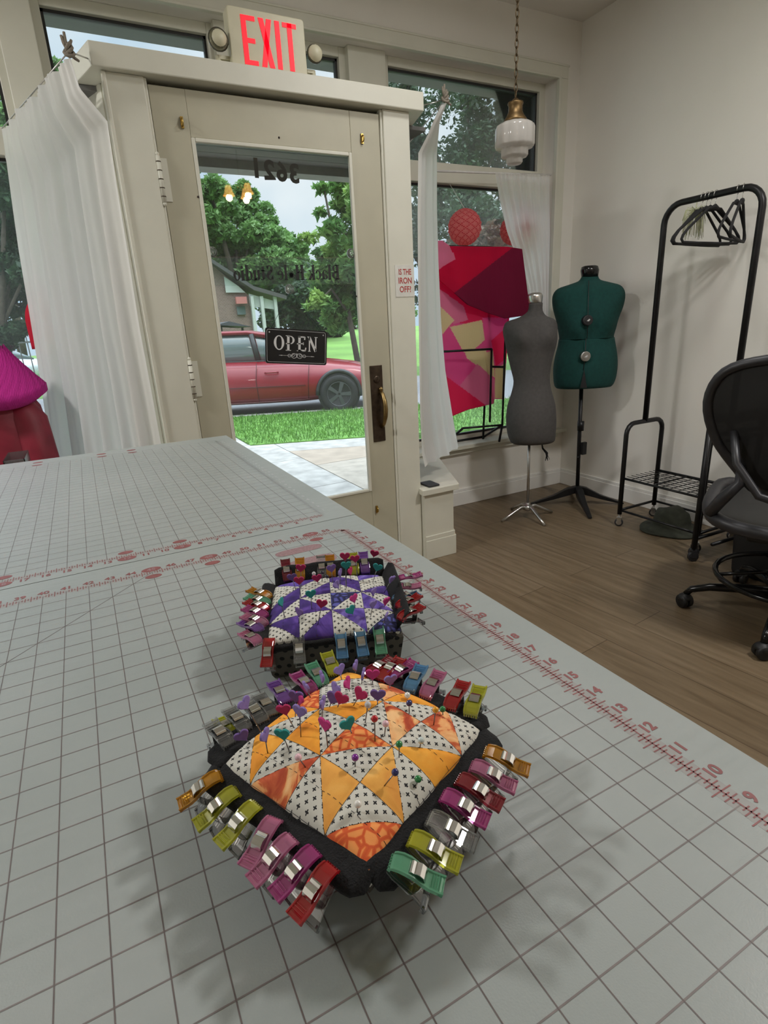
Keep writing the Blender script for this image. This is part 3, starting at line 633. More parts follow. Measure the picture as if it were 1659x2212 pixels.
# ================================================================== SEWING CLIPS
CLIPC = {'orange': (1.0, .46, .02), 'yellow': (.88, .88, .06), 'pink': (.98, .32, .58), 'magenta': (.80, .10, .45), 'red': (.80, .02, .03), 'dark red': (.52, .02, .05),
         'clear': (.93, .95, .96), 'green': (.28, .80, .50), 'purple': (.42, .16, .72), 'blue': (.22, .58, .98), 'maroon': (.38, .02, .05)}
CM = {k: plastic('clip_' + k.replace(' ', '_'), v, .35, .50 if k != 'clear' else .09, tint=tuple(c ** .36 for c in v)) for k, v in CLIPC.items()}
CLEARJ = plastic('clip_clear_jaw', (.90, .91, .92), .5, .06)
def jaw(mb, prof, hw, th, rim):
    R = []
    for (x, z, f) in prof:
        a = hw * f
        R.append([(x, -a, z), (x, a, z), (x, a, z + th + rim), (x, a - .0011, z + th + rim), (x, a - .0013, z + th), (x, -a + .0013, z + th), (x, -a + .0011, z + th + rim), (x, -a, z + th + rim)])
    mb.rings(R, 0, False)
clip0 = thing('sewing_clip', 'x', 'sewing clip', (0, 0, 0), 'sewing clips on the pincushions', local=True)
u = MB(); jaw(u, [(0, .0016, .92), (.001, .0026, .96), (.004, .0042, 1), (.008, .0050, 1), (.012, .0050, .93), (.016, .0046, .93), (.020, .0050, .98), (.024, .0062, 1), (.0265, .0072, 1)], .0052, .0011, .0009)
for k in range(6): u.box(-.0006, .0012, -.0044 + k * .0016, -.0036 + k * .0016, .0004, .002)
u.box(.0245, .0268, -.0052, .0052, .0066, .0080); u.box(.0150, .0162, -.0045, .0045, .0056, .0066)
for k in range(3): u.box(.0205 + k * .0013, .0209 + k * .0013, -.0036, .0036, .0070 + k * .0006, .0075 + k * .0006)
uj = u.build('upper_jaw', CM['orange'], clip0, bevel=.0003)
l = MB(); jaw(l, [(0, -.0010, .9), (.004, -.0022, 1), (.010, -.0034, .96), (.016, -.0044, .94), (.022, -.0064, 1), (.0265, -.0086, 1)], .0050, .0010, -.0002)
l.box(.0235, .0262, -.0050, -.0036, -.0095, -.0062); l.box(.0235, .0262, .0036, .0050, -.0095, -.0062); l.box(.0252, .0264, -.005, .005, -.0098, -.0068)
l.build('lower_jaw', CLEARJ, clip0, bevel=.0003)
sp_ = MB(); sw = .0033
prof = [(.0088, .0066), (.0094, .0074), (.0108, .0074), (.0114, .0080), (.0135, .0087), (.0158, .0082), (.0172, .0068), (.0177, .0040), (.0178, .0), (.0172, -.0045), (.0150, -.0062), (.0120, -.0052)]
sp_.rings([[(x, -sw, z) for x, z in prof], [(x, sw, z) for x, z in prof]], 0, False, closed=False, cap=False)
sp_.build('spring', P('spring_steel', (.74, .73, .70), .16, 1, var=.03), clip0, solid=.0005)
uj.material_slots[0].link = 'OBJECT'; uj.material_slots[0].material = CM['orange']
CL_USED = [False]
def clip(tip, tail, color, label, roll=0, side=None):
    if not CL_USED[0]: r = clip0; CL_USED[0] = True
    else: r = copy_tree(clip0)
    r['label'] = label
    d = (Vector(tail) - Vector(tip)).normalized(); y = Vector((0, 0, 1)).cross(d).normalized(); z = d.cross(y)
    m = Matrix((d, y, z)).transposed().to_4x4() @ Matrix.Rotation(roll, 4, 'X'); m.translation = Vector(tip); r.matrix_world = m
    for ch in r.children:
        if ch.name.startswith('upper_jaw'): ch.material_slots[0].link = 'OBJECT'; ch.material_slots[0].material = CM[color]
    return r
ORD = ['first', 'second', 'third', 'fourth', 'fifth', 'sixth', 'seventh', 'eighth', 'ninth']
def clip_row(org_, sc, zt, dz, rows, sidename, start, which, f=None):
    n = {}
    for i, (c, tx, ty, lx, ly, *ex) in enumerate(rows):
        z = ex[0] if ex else zt; dzz = ex[1] if len(ex) > 1 else dz
        a = onZ(org_[0] + tx / sc, org_[1] + ty / sc, z); b = onZ(org_[0] + lx / sc, org_[1] + ly / sc, z - dzz)
        lab = f'{c} sewing clip, {ORD[i]} from {start}, {sidename[4:]}, {which} pincushion'
        a = Vector(a) - Vector((0, 0, .003))
        clip(a, b - Vector((0, 0, .009)), c, lab, random.uniform(-.06, .06))
clip_row((380, 1560), 4.1475, .046, .006, [('orange', 410, 455, 135, 640), ('yellow', 560, 590, 270, 830), ('yellow', 740, 710, 440, 1020), ('pink', 905, 835, 660, 1235), ('pink', 1060, 1010, 735, 1355), ('magenta', 1265, 1120, 950, 1455), ('red', 1415, 1260, 1140, 1625)],
         'the near left edge', 'the left corner', 'orange')
clip_row((780, 1560), 4.1475, .050, .006, [('orange', 1100, 240, 1440, 390), ('pink', 975, 370, 1310, 540), ('dark red', 855, 485, 1190, 690), ('magenta', 715, 630, 1060, 830), ('clear', 590, 830, 950, 1030), ('yellow', 425, 1015, 790, 1210), ('green', 250, 1225, 610, 1390)],
         'the near right edge', 'the right corner', 'orange')
clip_row((740, 1400), 4.608, .051, -.004, [('yellow', 1270, 655, 1390, 325), ('red', 1065, 590, 1230, 300), ('pink', 820, 475, 990, 190), ('blue', 660, 415, 805, 140), ('magenta', 455, 310, 670, 140), ('red', 370, 300, 530, 125), ('dark red', 240, 270, 400, 130)],
         'the far right edge', 'the right corner', 'orange')
clip_row((400, 1400), 4.1475, .050, -.002, [('clear', 395, 860, 180, 620), ('yellow', 430, 760, 325, 640, .046, .002), ('clear', 545, 730, 365, 515), ('clear', 700, 655, 550, 450), ('clear', 790, 590, 670, 430), ('purple', 905, 480, 800, 310), ('magenta', 1140, 395, 950, 190), ('green', 1240, 320, 1085, 75), ('yellow', 1340, 225, 1245, -20)],
         'the far left edge', 'the left corner', 'orange')
clip_row((490, 1170), 7.213, .043, -.003, [('pink', 490, 1560, 120, 1360, .042, .004), ('purple', 525, 1370, 140, 1205, .043, 0), ('pink', 600, 1280, 180, 1120), ('magenta', 605, 1155, 215, 1000), ('red', 625, 1045, 245, 905), ('green', 645, 955, 262, 830), ('orange', 665, 850, 300, 725)],
         'the left edge', 'the near end', 'purple')
clip_row((700, 1170), 6.91, .046, -.004, [('red', 1130, 1140, 1480, 930), ('red', 1100, 970, 1460, 770), ('blue', 1040, 850, 1380, 760, .044, 0), ('pink', 1045, 700, 1435, 630), ('magenta', 1080, 570, 1425, 470)],
         'the right edge', 'the near end', 'purple')
# clips biting the near rim of the purple cushion hang outwards and down, those on the far rim stand up behind it
def purple_rim(rows, y, zt, tilt, side):
    R = Matrix.Rotation(PR, 3, 'Z')
    for i, (c, px_, py_, lean) in enumerate(rows):
        p = onZ(px_, py_, zt); L = Vector((p.x - PC[0], p.y - PC[1], 0)); L = R.transposed() @ L
        tip = Vector((L.x, y, zt)); sg = -1 if y < 0 else 1
        tail = tip + Vector((lean, sg * math.cos(tilt), math.sin(tilt))) * .025
        f = lambda q: R @ Vector((q.x, q.y, 0)) + Vector((PC[0], PC[1], q.z))
        clip(f(tip), f(tail), c, f'{c} sewing clip, {ORD[i]} from the left, {side} edge, purple pincushion')
purple_rim([('red', 583, 1387, -.1), ('clear', 645, 1395, 0), ('blue', 737, 1385, 0), ('blue', 777, 1375, .05), ('green', 815, 1350, 0)], -.052, .0375, -.75, 'near')
purple_rim([('maroon', 622, 1262, -.1), ('orange', 650, 1250, 0), ('clear', 697, 1250, 0), ('orange', 716, 1248, 0), ('yellow', 766, 1238, 0), ('purple', 788, 1232, 0)], .058, .040, .42, 'far')
# ================================================================== PINS
pinsteel = P('pin_steel', (.22, .21, .21), .3, 1, var=.02)
def heart_mesh(col):
    m = MB(); pts = []
    for k in range(28):
        t = 2 * PI * k / 28; x = 16 * math.sin(t) ** 3; y = 13 * math.cos(t) - 5 * math.cos(2 * t) - 2 * math.cos(3 * t) - math.cos(4 * t); pts.append((x * .0051 / 16, (y + 17) * .0051 / 16 * .95))
    R = []
    for (s_, z) in ((.9, -.0009), (1, -.0006), (1, .0006), (.9, .0009)): R.append([(x * s_, z, (y - .0052) * s_ + .0052) for x, y in pts])
    m.rings(R, 0, False); return m
HC = {'crimson': (.42, .015, .10), 'purple': (.16, .09, .30), 'violet': (.24, .17, .45), 'teal': (.02, .27, .26), 'magenta': (.50, .03, .20)}
HM = {k: P('felt_' + k, v, .75, var=.08, scale=400) for k, v in HC.items()}
BC = {'silver': (.6, .6, .63), 'red': (.45, .01, .02), 'pale pink': (.85, .55, .62), 'navy': (.03, .03, .14), 'white': (.85, .84, .80), 'orange': (.80, .35, .02), 'green': (.02, .22, .06), 'purple': (.20, .02, .28), 'pale blue': (.60, .70, .70), 'black': (.015, .015, .03)}
BM = {k: P('pearl_' + k.replace(' ', '_'), v, .12, .1, var=.03, Coat_Weight=.6) for k, v in BC.items()}
protoH = thing('heart_head_pin', 'x', 'pin', (0, 0, 0), 'heart shaped pins', local=True)
MB().tube([(0, 0, -.010), (0, 0, .001)], .00036, 6).build('shaft', pinsteel, protoH); hh = heart_mesh(0).build('heart_head', HM['crimson'], protoH)
protoB = thing('ball_head_pin', 'x', 'pin', (0, 0, 0), 'pearl headed pins', local=True)
MB().tube([(0, 0, -.010), (0, 0, .001)], .00036, 6).build('shaft', pinsteel, protoB); MB().ball((0, 0, .0019), .0021, 14).build('ball_head', BM['red'], protoB)
USED = {}
def pin(kind, col, hx, hy, bx, by, yaw, which, label):
    K = dict(c=OC, rot=OR, half=OH, ze=OZE, zt=OZT, pw=OPW) if which == 'orange' else dict(c=PC, rot=PR, half=PH, ze=PZE, zt=PZT, pw=PPW)
    base = cushion_hit(bx, by, K['c'], K['rot'], K['half'], K['ze'], K['zt'], K['pw'])
    d = ray(hx, hy); w0 = Vector((d.x, d.y)); q = Vector((base.x - CAM.x, base.y - CAM.y)); t = q.dot(w0) / w0.dot(w0); H = CAM + d * t
    if H.z < base.z + .001: H.z = base.z + .001
    v = H - base; L = max(v.length, .003); z = v.normalized()
    pr = protoH if kind == 'h' else protoB
    r = pr if kind not in USED else copy_tree(pr); USED[kind] = 1; r['label'] = label; r['group'] = {'h': 'heart headed pins in the ', 'b': 'pearl headed pins in the '}[kind] + which + ' pincushion'
    hl = .0048 if kind == 'h' else .0019; top = base + z * max(L - hl, .0012)
    fx = RIGHT.copy(); fx.rotate(Matrix.Rotation(yaw, 3, 'Z')); x = (fx - z * fx.dot(z)).normalized(); y = z.cross(x)
    m = Matrix((x, y, z)).transposed().to_4x4(); m.translation = top; r.matrix_world = m
    for ch in r.children:
        if 'head' in ch.name: ch.material_slots[0].link = 'OBJECT'; ch.material_slots[0].material = (HM if kind == 'h' else BM)[col]
        else: ch.scale.z = (top - base).length / .010 + .15
def pins(org_, sc, kind, rows, which):
    for (c, hx, hy, bx, by, yaw, lab) in rows:
        pin(kind, c, org_[0] + hx / sc, org_[1] + hy / sc, org_[0] + bx / sc, org_[1] + by / sc, yaw, which, f'{c} {"heart" if kind == "h" else "pearl"} pin {lab}, {which} pincushion')
pins((380, 1380), 2.074, 'h', [
    ('crimson', 485, 318, 527, 395, -.2, 'largest and farthest left of the reds'), ('purple', 537, 258, 535, 350, -.2, 'standing tall behind the leftmost crimson heart'), ('magenta', 553, 270, 556, 345, -.9, 'half hidden behind a purple heart'),
    ('violet', 555, 325, 560, 440, -.5, 'with a long shaft in the left orange patch'), ('violet', 585, 218, 603, 265, -1.0, 'turned sideways beside the magenta clip'), ('violet', 655, 172, 660, 215, -1.2, 'edge on near the green clip'),
    ('violet', 733, 140, 742, 180, .8, 'highest on the far corner'), ('violet', 804, 122, 805, 155, 1.35, 'thin edge on view behind the far corner'), ('violet', 838, 160, 832, 198, 1.45, 'edge on left of the magenta heart'),
    ('magenta', 881, 160, 881, 200, 0, 'facing front below the red clips'), ('violet', 961, 185, 958, 222, .5, 'below the magenta clip on the far right edge'), ('violet', 715, 225, 707, 258, -.9, 'leaning above two overlapping hearts'),
    ('magenta', 768, 200, 778, 235, 1.3, 'thin and tilted near the far corner'), ('purple', 700, 277, 690, 300, -.3, 'overlapped by a crimson heart'), ('crimson', 740, 268, 725, 305, -.3, 'overlapping a purple heart in the middle'),
    ('crimson', 825, 248, 796, 298, -.5, 'casting a shadow on the upper gold patch'), ('purple', 905, 252, 903, 290, 0, 'wide and front facing, right of the crimson heart'), ('violet', 657, 290, 655, 362, 1.4, 'edge on with a long shaft left of the gold patch'),
    ('magenta', 668, 385, 680, 480, -.7, 'with a long shaft left of the coral patch'), ('teal', 770, 382, 788, 425, .5, 'over the coral patch'), ('purple', 298, 435, 330, 465, .2, 'lying low at the left corner'),
    ('violet', 398, 435, 411, 510, 1.3, 'edge on, right of the leftmost purple heart'), ('teal', 478, 428, 508, 503, -.3, 'on the left side'), ('violet', 308, 292, 382, 418, 1.0, 'leaning over the clear clips')], 'orange')
pins((380, 1380), 2.074, 'b', [
    ('silver', 860, 295, 848, 375, 0, 'highest in the middle'), ('red', 890, 358, 892, 458, 0, 'with a long shaft'), ('pale pink', 940, 380, 935, 432, 0, 'right of the red one'), ('navy', 1045, 288, 1045, 330, 0, 'near the far right edge'),
    ('white', 1037, 252, 1037, 270, 0, 'above the farther navy one'), ('orange', 1163, 318, 1155, 385, 0, 'over the rust patch'), ('green', 1195, 315, 1196, 340, 0, 'beside the orange one'), ('pale blue', 1098, 455, 1094, 482, 0, 'on cross print below the rust patch'),
    ('green', 1000, 472, 1000, 530, 0, 'at the seam junction'), ('purple', 803, 532, 803, 572, 0, 'centred on the near cross print'), ('navy', 982, 598, 933, 660, 0, 'slanting over the gold patch'), ('green', 1085, 628, 1078, 652, 0, 'closest to the right clips'),
    ('white', 815, 740, 812, 775, 0, 'closest to the near corner'), ('pale pink', 548, 530, 580, 575, 0, 'on the left rust patch')], 'orange')
pins((480, 1160), 3.607, 'h', [
    ('crimson', 612, 242, 615, 400, 0, 'highest at the far left'), ('purple', 545, 315, 572, 410, 0, 'leftmost of the far hearts'), ('crimson', 598, 340, 613, 468, 0, 'second highest at the left'), ('crimson', 738, 322, 745, 368, .2, 'beside the black pearl pin'),
    ('purple', 850, 245, 862, 352, .5, 'above the middle seam'), ('violet', 918, 282, 920, 408, 1.4, 'edge on left of the teal heart'), ('crimson', 956, 152, 965, 390, 0, 'tall, left of a pair'), ('crimson', 1035, 170, 1052, 300, 0, 'tall, right of a pair'),
    ('teal', 965, 222, 968, 400, .2, 'in front of the crimson pair'), ('crimson', 997, 268, 1003, 335, 1.2, 'edge on behind the teal heart'), ('crimson', 1185, 130, 1152, 268, 0, 'farthest and highest at the right'), ('teal', 1210, 238, 1172, 355, 0, 'at the far right corner'),
    ('violet', 1320, 330, 1262, 435, .9, 'leaning right over the binding'), ('violet', 893, 375, 912, 412, 1.0, 'low beside the dark blue patch'), ('violet', 1180, 425, 1172, 475, 1.1, 'sideways on the right side'), ('violet', 1175, 525, 1155, 625, .9, 'right of centre'),
    ('magenta', 1278, 500, 1262, 545, .9, 'near the right edge'), ('magenta', 1025, 480, 1035, 548, .9, 'over the cross print in the middle'), ('teal', 1003, 575, 1022, 612, .6, 'lying low near the middle'), ('teal', 690, 445, 698, 560, .4, 'left of the centre'),
    ('teal', 458, 510, 488, 628, 1.35, 'edge on at the left edge'), ('purple', 600, 587, 598, 665, -.7, 'leaning on the left side'), ('crimson', 775, 520, 745, 685, .1, 'in the middle of the near half'), ('violet', 1275, 620, 1250, 685, 1.3, 'edge on above the green clip')], 'purple')
pins((480, 1160), 3.607, 'b', [('silver', 714, 285, 716, 350, 0, 'at the far edge'), ('black', 779, 278, 779, 345, 0, 'standing at the far edge'), ('black', 815, 308, 818, 330, 0, 'low at the far edge')], 'purple')
# ================================================================== EXIT SIGN, DOOR SIGNS, STICKER
ex = thing('exit_sign', 'lighted cream EXIT sign with red letters standing on the door header', 'exit sign', (.535, 2.50, 1.222))
ivory = P('ivory_plastic', (.58, .55, .40), .45, var=.03)
m = MB(); pl = []
for k, (cx, cz, a0) in enumerate([(.675, 1.233, -90), (.675, 1.398, 0), (.402, 1.398, 90), (.402, 1.233, 180)]):
    for a in (0, 45, 90): pl.append((cx + .010 * math.cos(math.radians(a0 + a)), cz + .010 * math.sin(math.radians(a0 + a))))
XZ = lambda y: Matrix(((1, 0, 0, 0), (0, 0, -1, y), (0, 1, 0, 0), (0, 0, 0, 1)))   # local xy -> world x,z ; local z -> -y
m.prism(pl, -.055, 0, 0, XZ(2.49)); m.build('housing', ivory, ex, bevel=.004)
def block(mb, ch, x, w, z0, z1, M, t=.018):
    q = lambda *p: mb.prism(list(p), 0, .0012, 0, M)
    if ch == 'E': q((x, z0), (x + t, z0), (x + t, z1), (x, z1)); q((x + t, z0), (x + w, z0), (x + w, z0 + t * .8), (x + t, z0 + t * .8)); q((x + t, z1 - t * .8), (x + w, z1 - t * .8), (x + w, z1), (x + t, z1)); zm = (z0 + z1) / 2; q((x + t, zm - t * .4), (x + w * .9, zm - t * .4), (x + w * .9, zm + t * .4), (x + t, zm + t * .4))
    if ch == 'X': q((x, z0), (x + t * 1.05, z0), (x + w, z1), (x + w - t * 1.05, z1)); q((x + w - t * 1.05, z0), (x + w, z0), (x + t * 1.05, z1), (x, z1))
    if ch == 'I': q((x, z0), (x + t, z0), (x + t, z1), (x, z1))
    if ch == 'T': q((x + w / 2 - t / 2, z0), (x + w / 2 + t / 2, z0), (x + w / 2 + t / 2, z1), (x + w / 2 - t / 2, z1)); q((x, z1 - t * .8), (x + w, z1 - t * .8), (x + w, z1), (x, z1))
L_ = MB(); MX = XZ(2.4895)
block(L_, 'E', .440, .052, 1.236, 1.386, MX); block(L_, 'X', .505, .050, 1.236, 1.386, MX); block(L_, 'I', .567, .018, 1.236, 1.386, MX); block(L_, 'T', .597, .054, 1.236, 1.386, MX)
L_.build('exit_letters', glow('exit_red', (1, .004, .02), .62), ex)
for sx, xg, zg, r in ((-1, .352, 1.300, .037), (1, .722, 1.306, .032)):
    q = MB(); q.box(min(xg, .545 + sx * .15), max(xg, .545 + sx * .15), 2.515, 2.535, 1.25, 1.262); q.lathe([(.012, 1.222), (.010, 1.262)], 10, (xg, 2.525, 0)); q.lathe([(.010, -.03), (.026, -.02), (.030, -.008)], 16, mat=0, M=Matrix.Translation((xg, 2.50, zg)) @ Matrix.Rotation(PI / 2, 4, 'X') @ Matrix.Scale(-1, 4, (0, 0, 1)))
    hd = q.build('lamp_head', ivory, ex)
    MB().ball((xg, 2.495, zg), r, 20, sc=(1, .55, 1)).build('lens', glass('lamp_lens_' + ('a' if sx < 0 else 'b'), (.78, .75, .66), .35), hd)
# OPEN sign hanging on its cord from a suction cup
sc_m = plastic('suction_cup_plastic', (.92, .94, .94), .6, .12)
def suction(cx, cz, parent=None, r=.020, loc=None):
    m = MB(); R90 = Matrix.Translation((cx, 2.511, cz)) @ Matrix.Rotation(PI / 2, 4, 'X')
    m.lathe([(r, -.004), (r * .96, -.001), (r * .7, .003), (r * .42, .006), (r * .36, .010), (r * .2, .012), (.001, .013)], 24, M=R90)
    for rr in (r * .98, r * .62): m.tube([(cx + rr * math.cos(a * PI / 10), 2.509 - (.006 if rr < r * .8 else 0), cz + rr * math.sin(a * PI / 10)) for a in range(20)], .0009, 5, loop=True)
    m.tube([(cx, 2.50, cz + .004), (cx, 2.494, cz - .004), (cx + .003, 2.497, cz - .010)], .0014, 6, mat=1)
    return m.build('suction_cup', [sc_m, steel], parent)
SB = Vector((.539, 2.505, .228)); os_ = thing('open_sign', 'black OPEN sign with white scrollwork hanging on a cord from the door glass', 'sign', tuple(SB)); 
c1, c2, c3, c4 = (.402, .305), (.678, .275), (.672, .140), (.394, .168)
ax = Vector((c2[0] - c1[0], 0, c2[1] - c1[1])).normalized(); tilt = math.atan2(ax.z, ax.x)
SM = Matrix.Translation(SB) @ Matrix.Rotation(-tilt, 4, 'Y') @ Matrix(((1, 0, 0, 0), (0, 0, -1, 0), (0, 1, 0, 0), (0, 0, 0, 1)))
def rrect(w, h, r, n=5):
    o = []
    for cx, cy, a0 in ((w - r, h - r, 0), (-w + r, h - r, 90), (-w + r, -h + r, 180), (w - r, -h + r, 270)):
        for k in range(n + 1): a = math.radians(a0 + 90 * k / n); o.append((cx + r * math.cos(a), cy + r * math.sin(a)))
    return o
brd = MB(); brd.prism(rrect(.140, .073, .010), -.002, .002, 0, SM); brd.build('board', P('sign_black', (.008, .008, .009), .3, var=.1), os_)
wr = MB(); T1 = SM @ Matrix.Translation((0, 0, .0023))
word(wr, 'OPEN', .060, SM @ Matrix.Translation((0, .014, .0024)), sx=.98, gap=.06)
rp = [(x, y, 0) for x, y in rrect(.133, .066, .008)]
for k in range(len(rp)): stroke(wr, rp[k][:2], rp[(k + 1) % len(rp)][:2], .0012, T1)
for sx in (-1, 1):
    bow(wr, (sx * .013, -.038), .012, .010, 0, 360, .0018, .0018, T1); bow(wr, (sx * .016, -.036), .005, .005, 0, 360, .0016, .0016, T1); bow(wr, (sx * .034, -.038), .007, .006, 0, 360, .0016, .0016, T1)
    stroke(wr, (sx * .02, -.038), (sx * .072, -.038), .0012, T1); stroke(wr, (sx * .066, -.038), (sx * .082, -.038), .004, T1, w2=.0002); stroke(wr, (0, -.028), (sx * .006, -.035), .0014, T1); bow(wr, (sx * .122, .055), .002, .002, 0, 360, .002, .002, T1, n=10)
stroke(wr, (0, -.026), (0, -.046), .0012, T1)
wr.build('white_lettering', P('sign_white', (.62, .62, .62), .5), os_)
top = (.533, 2.498, .452)
ca, cb = SM @ Vector((-.115, .070, 0)), SM @ Vector((.118, .070, 0))
MB().tube([ca, top], .0009, 5).tube([top, cb], .0009, 5).build('cord', P('green_cord', (.01, .05, .04), .7), os_)
suction(.534, .463, os_)
# studio name sign (faces the street, so it reads backwards from inside)
OUT = lambda x, y, z: Matrix(((-1, 0, 0, x), (0, 0, 1, y), (0, 1, 0, z), (0, 0, 0, 1)))   # readable from outside
ns = thing('name_sign', 'clear acrylic shop name sign reading backwards across the door glass', 'sign', (.53, 2.505, .505))
MB().box(.218, .846, 2.503, 2.506, .480, .585).build('acrylic_strip', plastic('acrylic_clear', (.95, .97, .965), 0, .03, ior=1.2), ns)
nm = MB(); word(nm, 'Black H*le Studio', .056, OUT(.532, 2.5020, .527), gap=.012, sx=.96, shear=-.0)
nm.build('black_lettering', P('vinyl_black', (.008, .008, .008), .5), ns)
for xx in (.231, .832): suction(xx, .603, ns)
hn = MB()
for i, ch in enumerate('3621'): text(hn, ch, .092, OUT(.605 - i * .052, 2.5225, .895 + (.0, .003, .006, .010)[i]) @ Matrix.Rotation((.05, .03, -.05, .02)[i], 4, 'Z'), bold=.0035)
tag(hn.build('house_number', P('number_paint', (.02, .014, .01), .6), loc=(.53, 2.5225, .9)), 'black house number 3621 reading backwards at the top of the door glass', 'house number')
stk = thing('iron_sign', 'small white card asking IS THE IRON OFF? on the right door jamb', 'sign', (1.083, 2.4815, .42))
MB().box(1.030, 1.130, 2.4795, 2.4815, .418, .553).build('card', P('card_white', (.68, .67, .62), .6), stk)
tm = MB(); IN_ = lambda x, z: Matrix(((1, 0, 0, x), (0, 0, -1, 2.4790), (0, 1, 0, z), (0, 0, 0, 1)))
for i, (tx, sz) in enumerate((('IS THE', .034), ('IRON', .036), ('OFF?', .036))): text(tm, tx, sz, IN_(1.081, .523 - i * .037), bold=.0007, sx=.70 if i == 0 else .82)
tm.build('red_lettering', P('red_ink', (.42, .04, .04), .6), stk)
# ================================================================== PENDANT
pd = thing('pendant_lamp', 'stepped white ribbed glass pendant lamp hanging on a chain before the window', 'pendant lamp', (1.556, 2.30, 1.975))
PXY = (1.556, 2.30)
def ztop(py): return onY(1110, py, 2.30).z
z262, z215, z355 = 1.098, 1.183, .945
milk = P('milk_glass', (.68, .655, .62), .12, var=.02, trans=.45, Coat_Weight=.5)
sh = MB(); sh.lathe([(.030, z262 + .006), (.062, z262), (.078, z262 - .010), (.082, z262 - .02), (.082, z262 - .083), (.078, z262 - .092), (.058, z262 - .094), (.056, z262 - .098), (.056, z262 - .122), (.052, z262 - .128), (.036, z262 - .130), (.034, z262 - .133), (.034, z262 - .148), (.028, z262 - .155), (.002, z262 - .157)], 96, (*PXY, 0), rib=.045, ribn=12)
sh.build('glass_shade', milk, pd)
MB().lathe([(.050, z262 + .003), (.050, z262 + .012), (.036, z262 + .03), (.030, z262 + .045), (.030, z262 + .065), (.034, z262 + .072), (.032, z262 + .078), (.018, z262 + .083), (.008, z262 + .092), (.001, z262 + .094)], 32, (*PXY, 0)).build('brass_fitter', P('fitter_brass', (.17, .11, .05), .45, .9, var=.2), pd)
ch = MB(); z = z262 + .09; k = 0
while z < 1.965:
    L = .030; pts = []
    for i in range(12):
        a = 2 * PI * i / 12; c, s_ = math.cos(a) * .0085, math.sin(a) * L * .58
        pts.append((PXY[0] + (c if k % 2 else c * .45), PXY[1] + (0 if k % 2 else c), z + L * .5 + s_))
    ch.tube(pts, .0019, 6, loop=True); z += L * .86; k += 1
ch.build('chain', P('chain_bronze', (.11, .075, .04), .4, .9, var=.2), pd); MB().lathe([(.05, 1.975), (.05, 1.968), (.02, 1.955), (.004, 1.95)], 24, (*PXY, 0)).build('canopy', MATS['fitter_brass'], pd)
# ================================================================== CLOTH
def cloth(near, far, rows, cols, folds, amp, seed, y_of=None, top_gather=1.6):
    """near/far: edge points top->bottom (3D); folds run down the cloth"""
    def at(pl, t):
        t = t * (len(pl) - 1); i = min(int(t), len(pl) - 2); return Vector(pl[i]).lerp(Vector(pl[i + 1]), t - i)
    rnd = random.Random(seed); ph = [rnd.uniform(0, 6) for _ in range(6)]; G = []
    for r in range(rows + 1):
        t = r / rows; A = at(near, t); B = at(far, t); d = (B - A); nrm = Vector((-d.y, d.x, 0)).normalized(); row = []
        for c in range(cols + 1):
            s_ = c / cols; ss = s_ + .02 * math.sin(3 * t + ph[0]) * math.sin(PI * s_)
            f = math.sin(2 * PI * folds * ss + ph[1] + .8 * math.sin(2.2 * t + ph[2])) * .6 + .3 * math.sin(2 * PI * folds * 1.9 * ss + ph[3] + t) + .35 * math.sin(2 * PI * folds * .37 * ss + ph[4] + 2 * t)
            a = amp * (.55 + .6 * t) * min(1, 12 * s_, 12 * (1 - s_)) ; hi = .004 * math.sin(2 * PI * folds * 3.3 * ss) * max(0, 1 - t * top_gather * 4)
            row.append(A + d * s_ + nrm * (f * a + hi))
        G.append(row)
    return G
curt = P('white_cotton', (.94, .94, .94), .9, var=.02, scale=14, bump=.3, bscale=250, trans=.62)
# left: hangs from a wire running back from the header corner
nearL = [onY(150, 118, 2.43), onY(172, 190, 2.45), onY(232, 262, 2.475), onY(252, 400, 2.478), onY(275, 540, 2.478), onY(300, 700, 2.478), onY(328, 850, 2.478), onY(348, 960, 2.478), onY(362, 1060, 2.478)]
farL = [onY(5, 280, 3.10), onY(14, 350, 3.10), onY(26, 440, 3.08), onY(40, 540, 3.06), onY(57, 640, 3.05), onY(72, 730, 3.03), onY(90, 840, 3.0), onY(105, 950, 2.98), onY(120, 1060, 2.95)]
cl = thing('curtain', 'long white curtain gathered on a wire left of the shop door', 'curtain', tuple(nearL[0]))
gl_ = MB(); gl_.grid(cloth(nearL, farL, 60, 150, 6.5, .022, 3)); gl_.build('fabric', curt, cl)
wl_ = [Vector((-.095, 2.47, 1.175)), Vector(nearL[0]) + Vector((0, 0, .008)), Vector(farL[0]) + Vector((0, 0, .004))]
ropem = P('old_rope', (.22, .19, .15), .8, var=.3, scale=200)
MB().tube(wl_, .0022, 6).tube([(-.089, 2.50, 1.165), (-.096, 2.50, 1.175), (-.096, 2.50, 1.195)], .003, 6).build('wire', steel, cl)
def knot(mb, p, seed):
    r = random.Random(seed); p = Vector(p)
    for k in range(3): mb.tube([p + Vector((.014 * math.cos(a) * (1 - .2 * k), .012 * math.sin(a), .012 * math.sin(a + k) + .006 * k)) for a in [i * PI / 4 for i in range(8)]], .0055, 6, loop=True)
    for v in ((-.018, 0, .045), (.010, .01, .040), (.02, -.01, -.022), (-.008, 0, .055)): mb.tube([p, p + Vector(v) * .6, p + Vector(v) + Vector((.004, 0, 0))], [.006, .0052, .004], 6)
kb = MB(); knot(kb, Vector(nearL[0]) + Vector((0, 0, .004)), 1); kb.build('knotted_tie', ropem, cl)
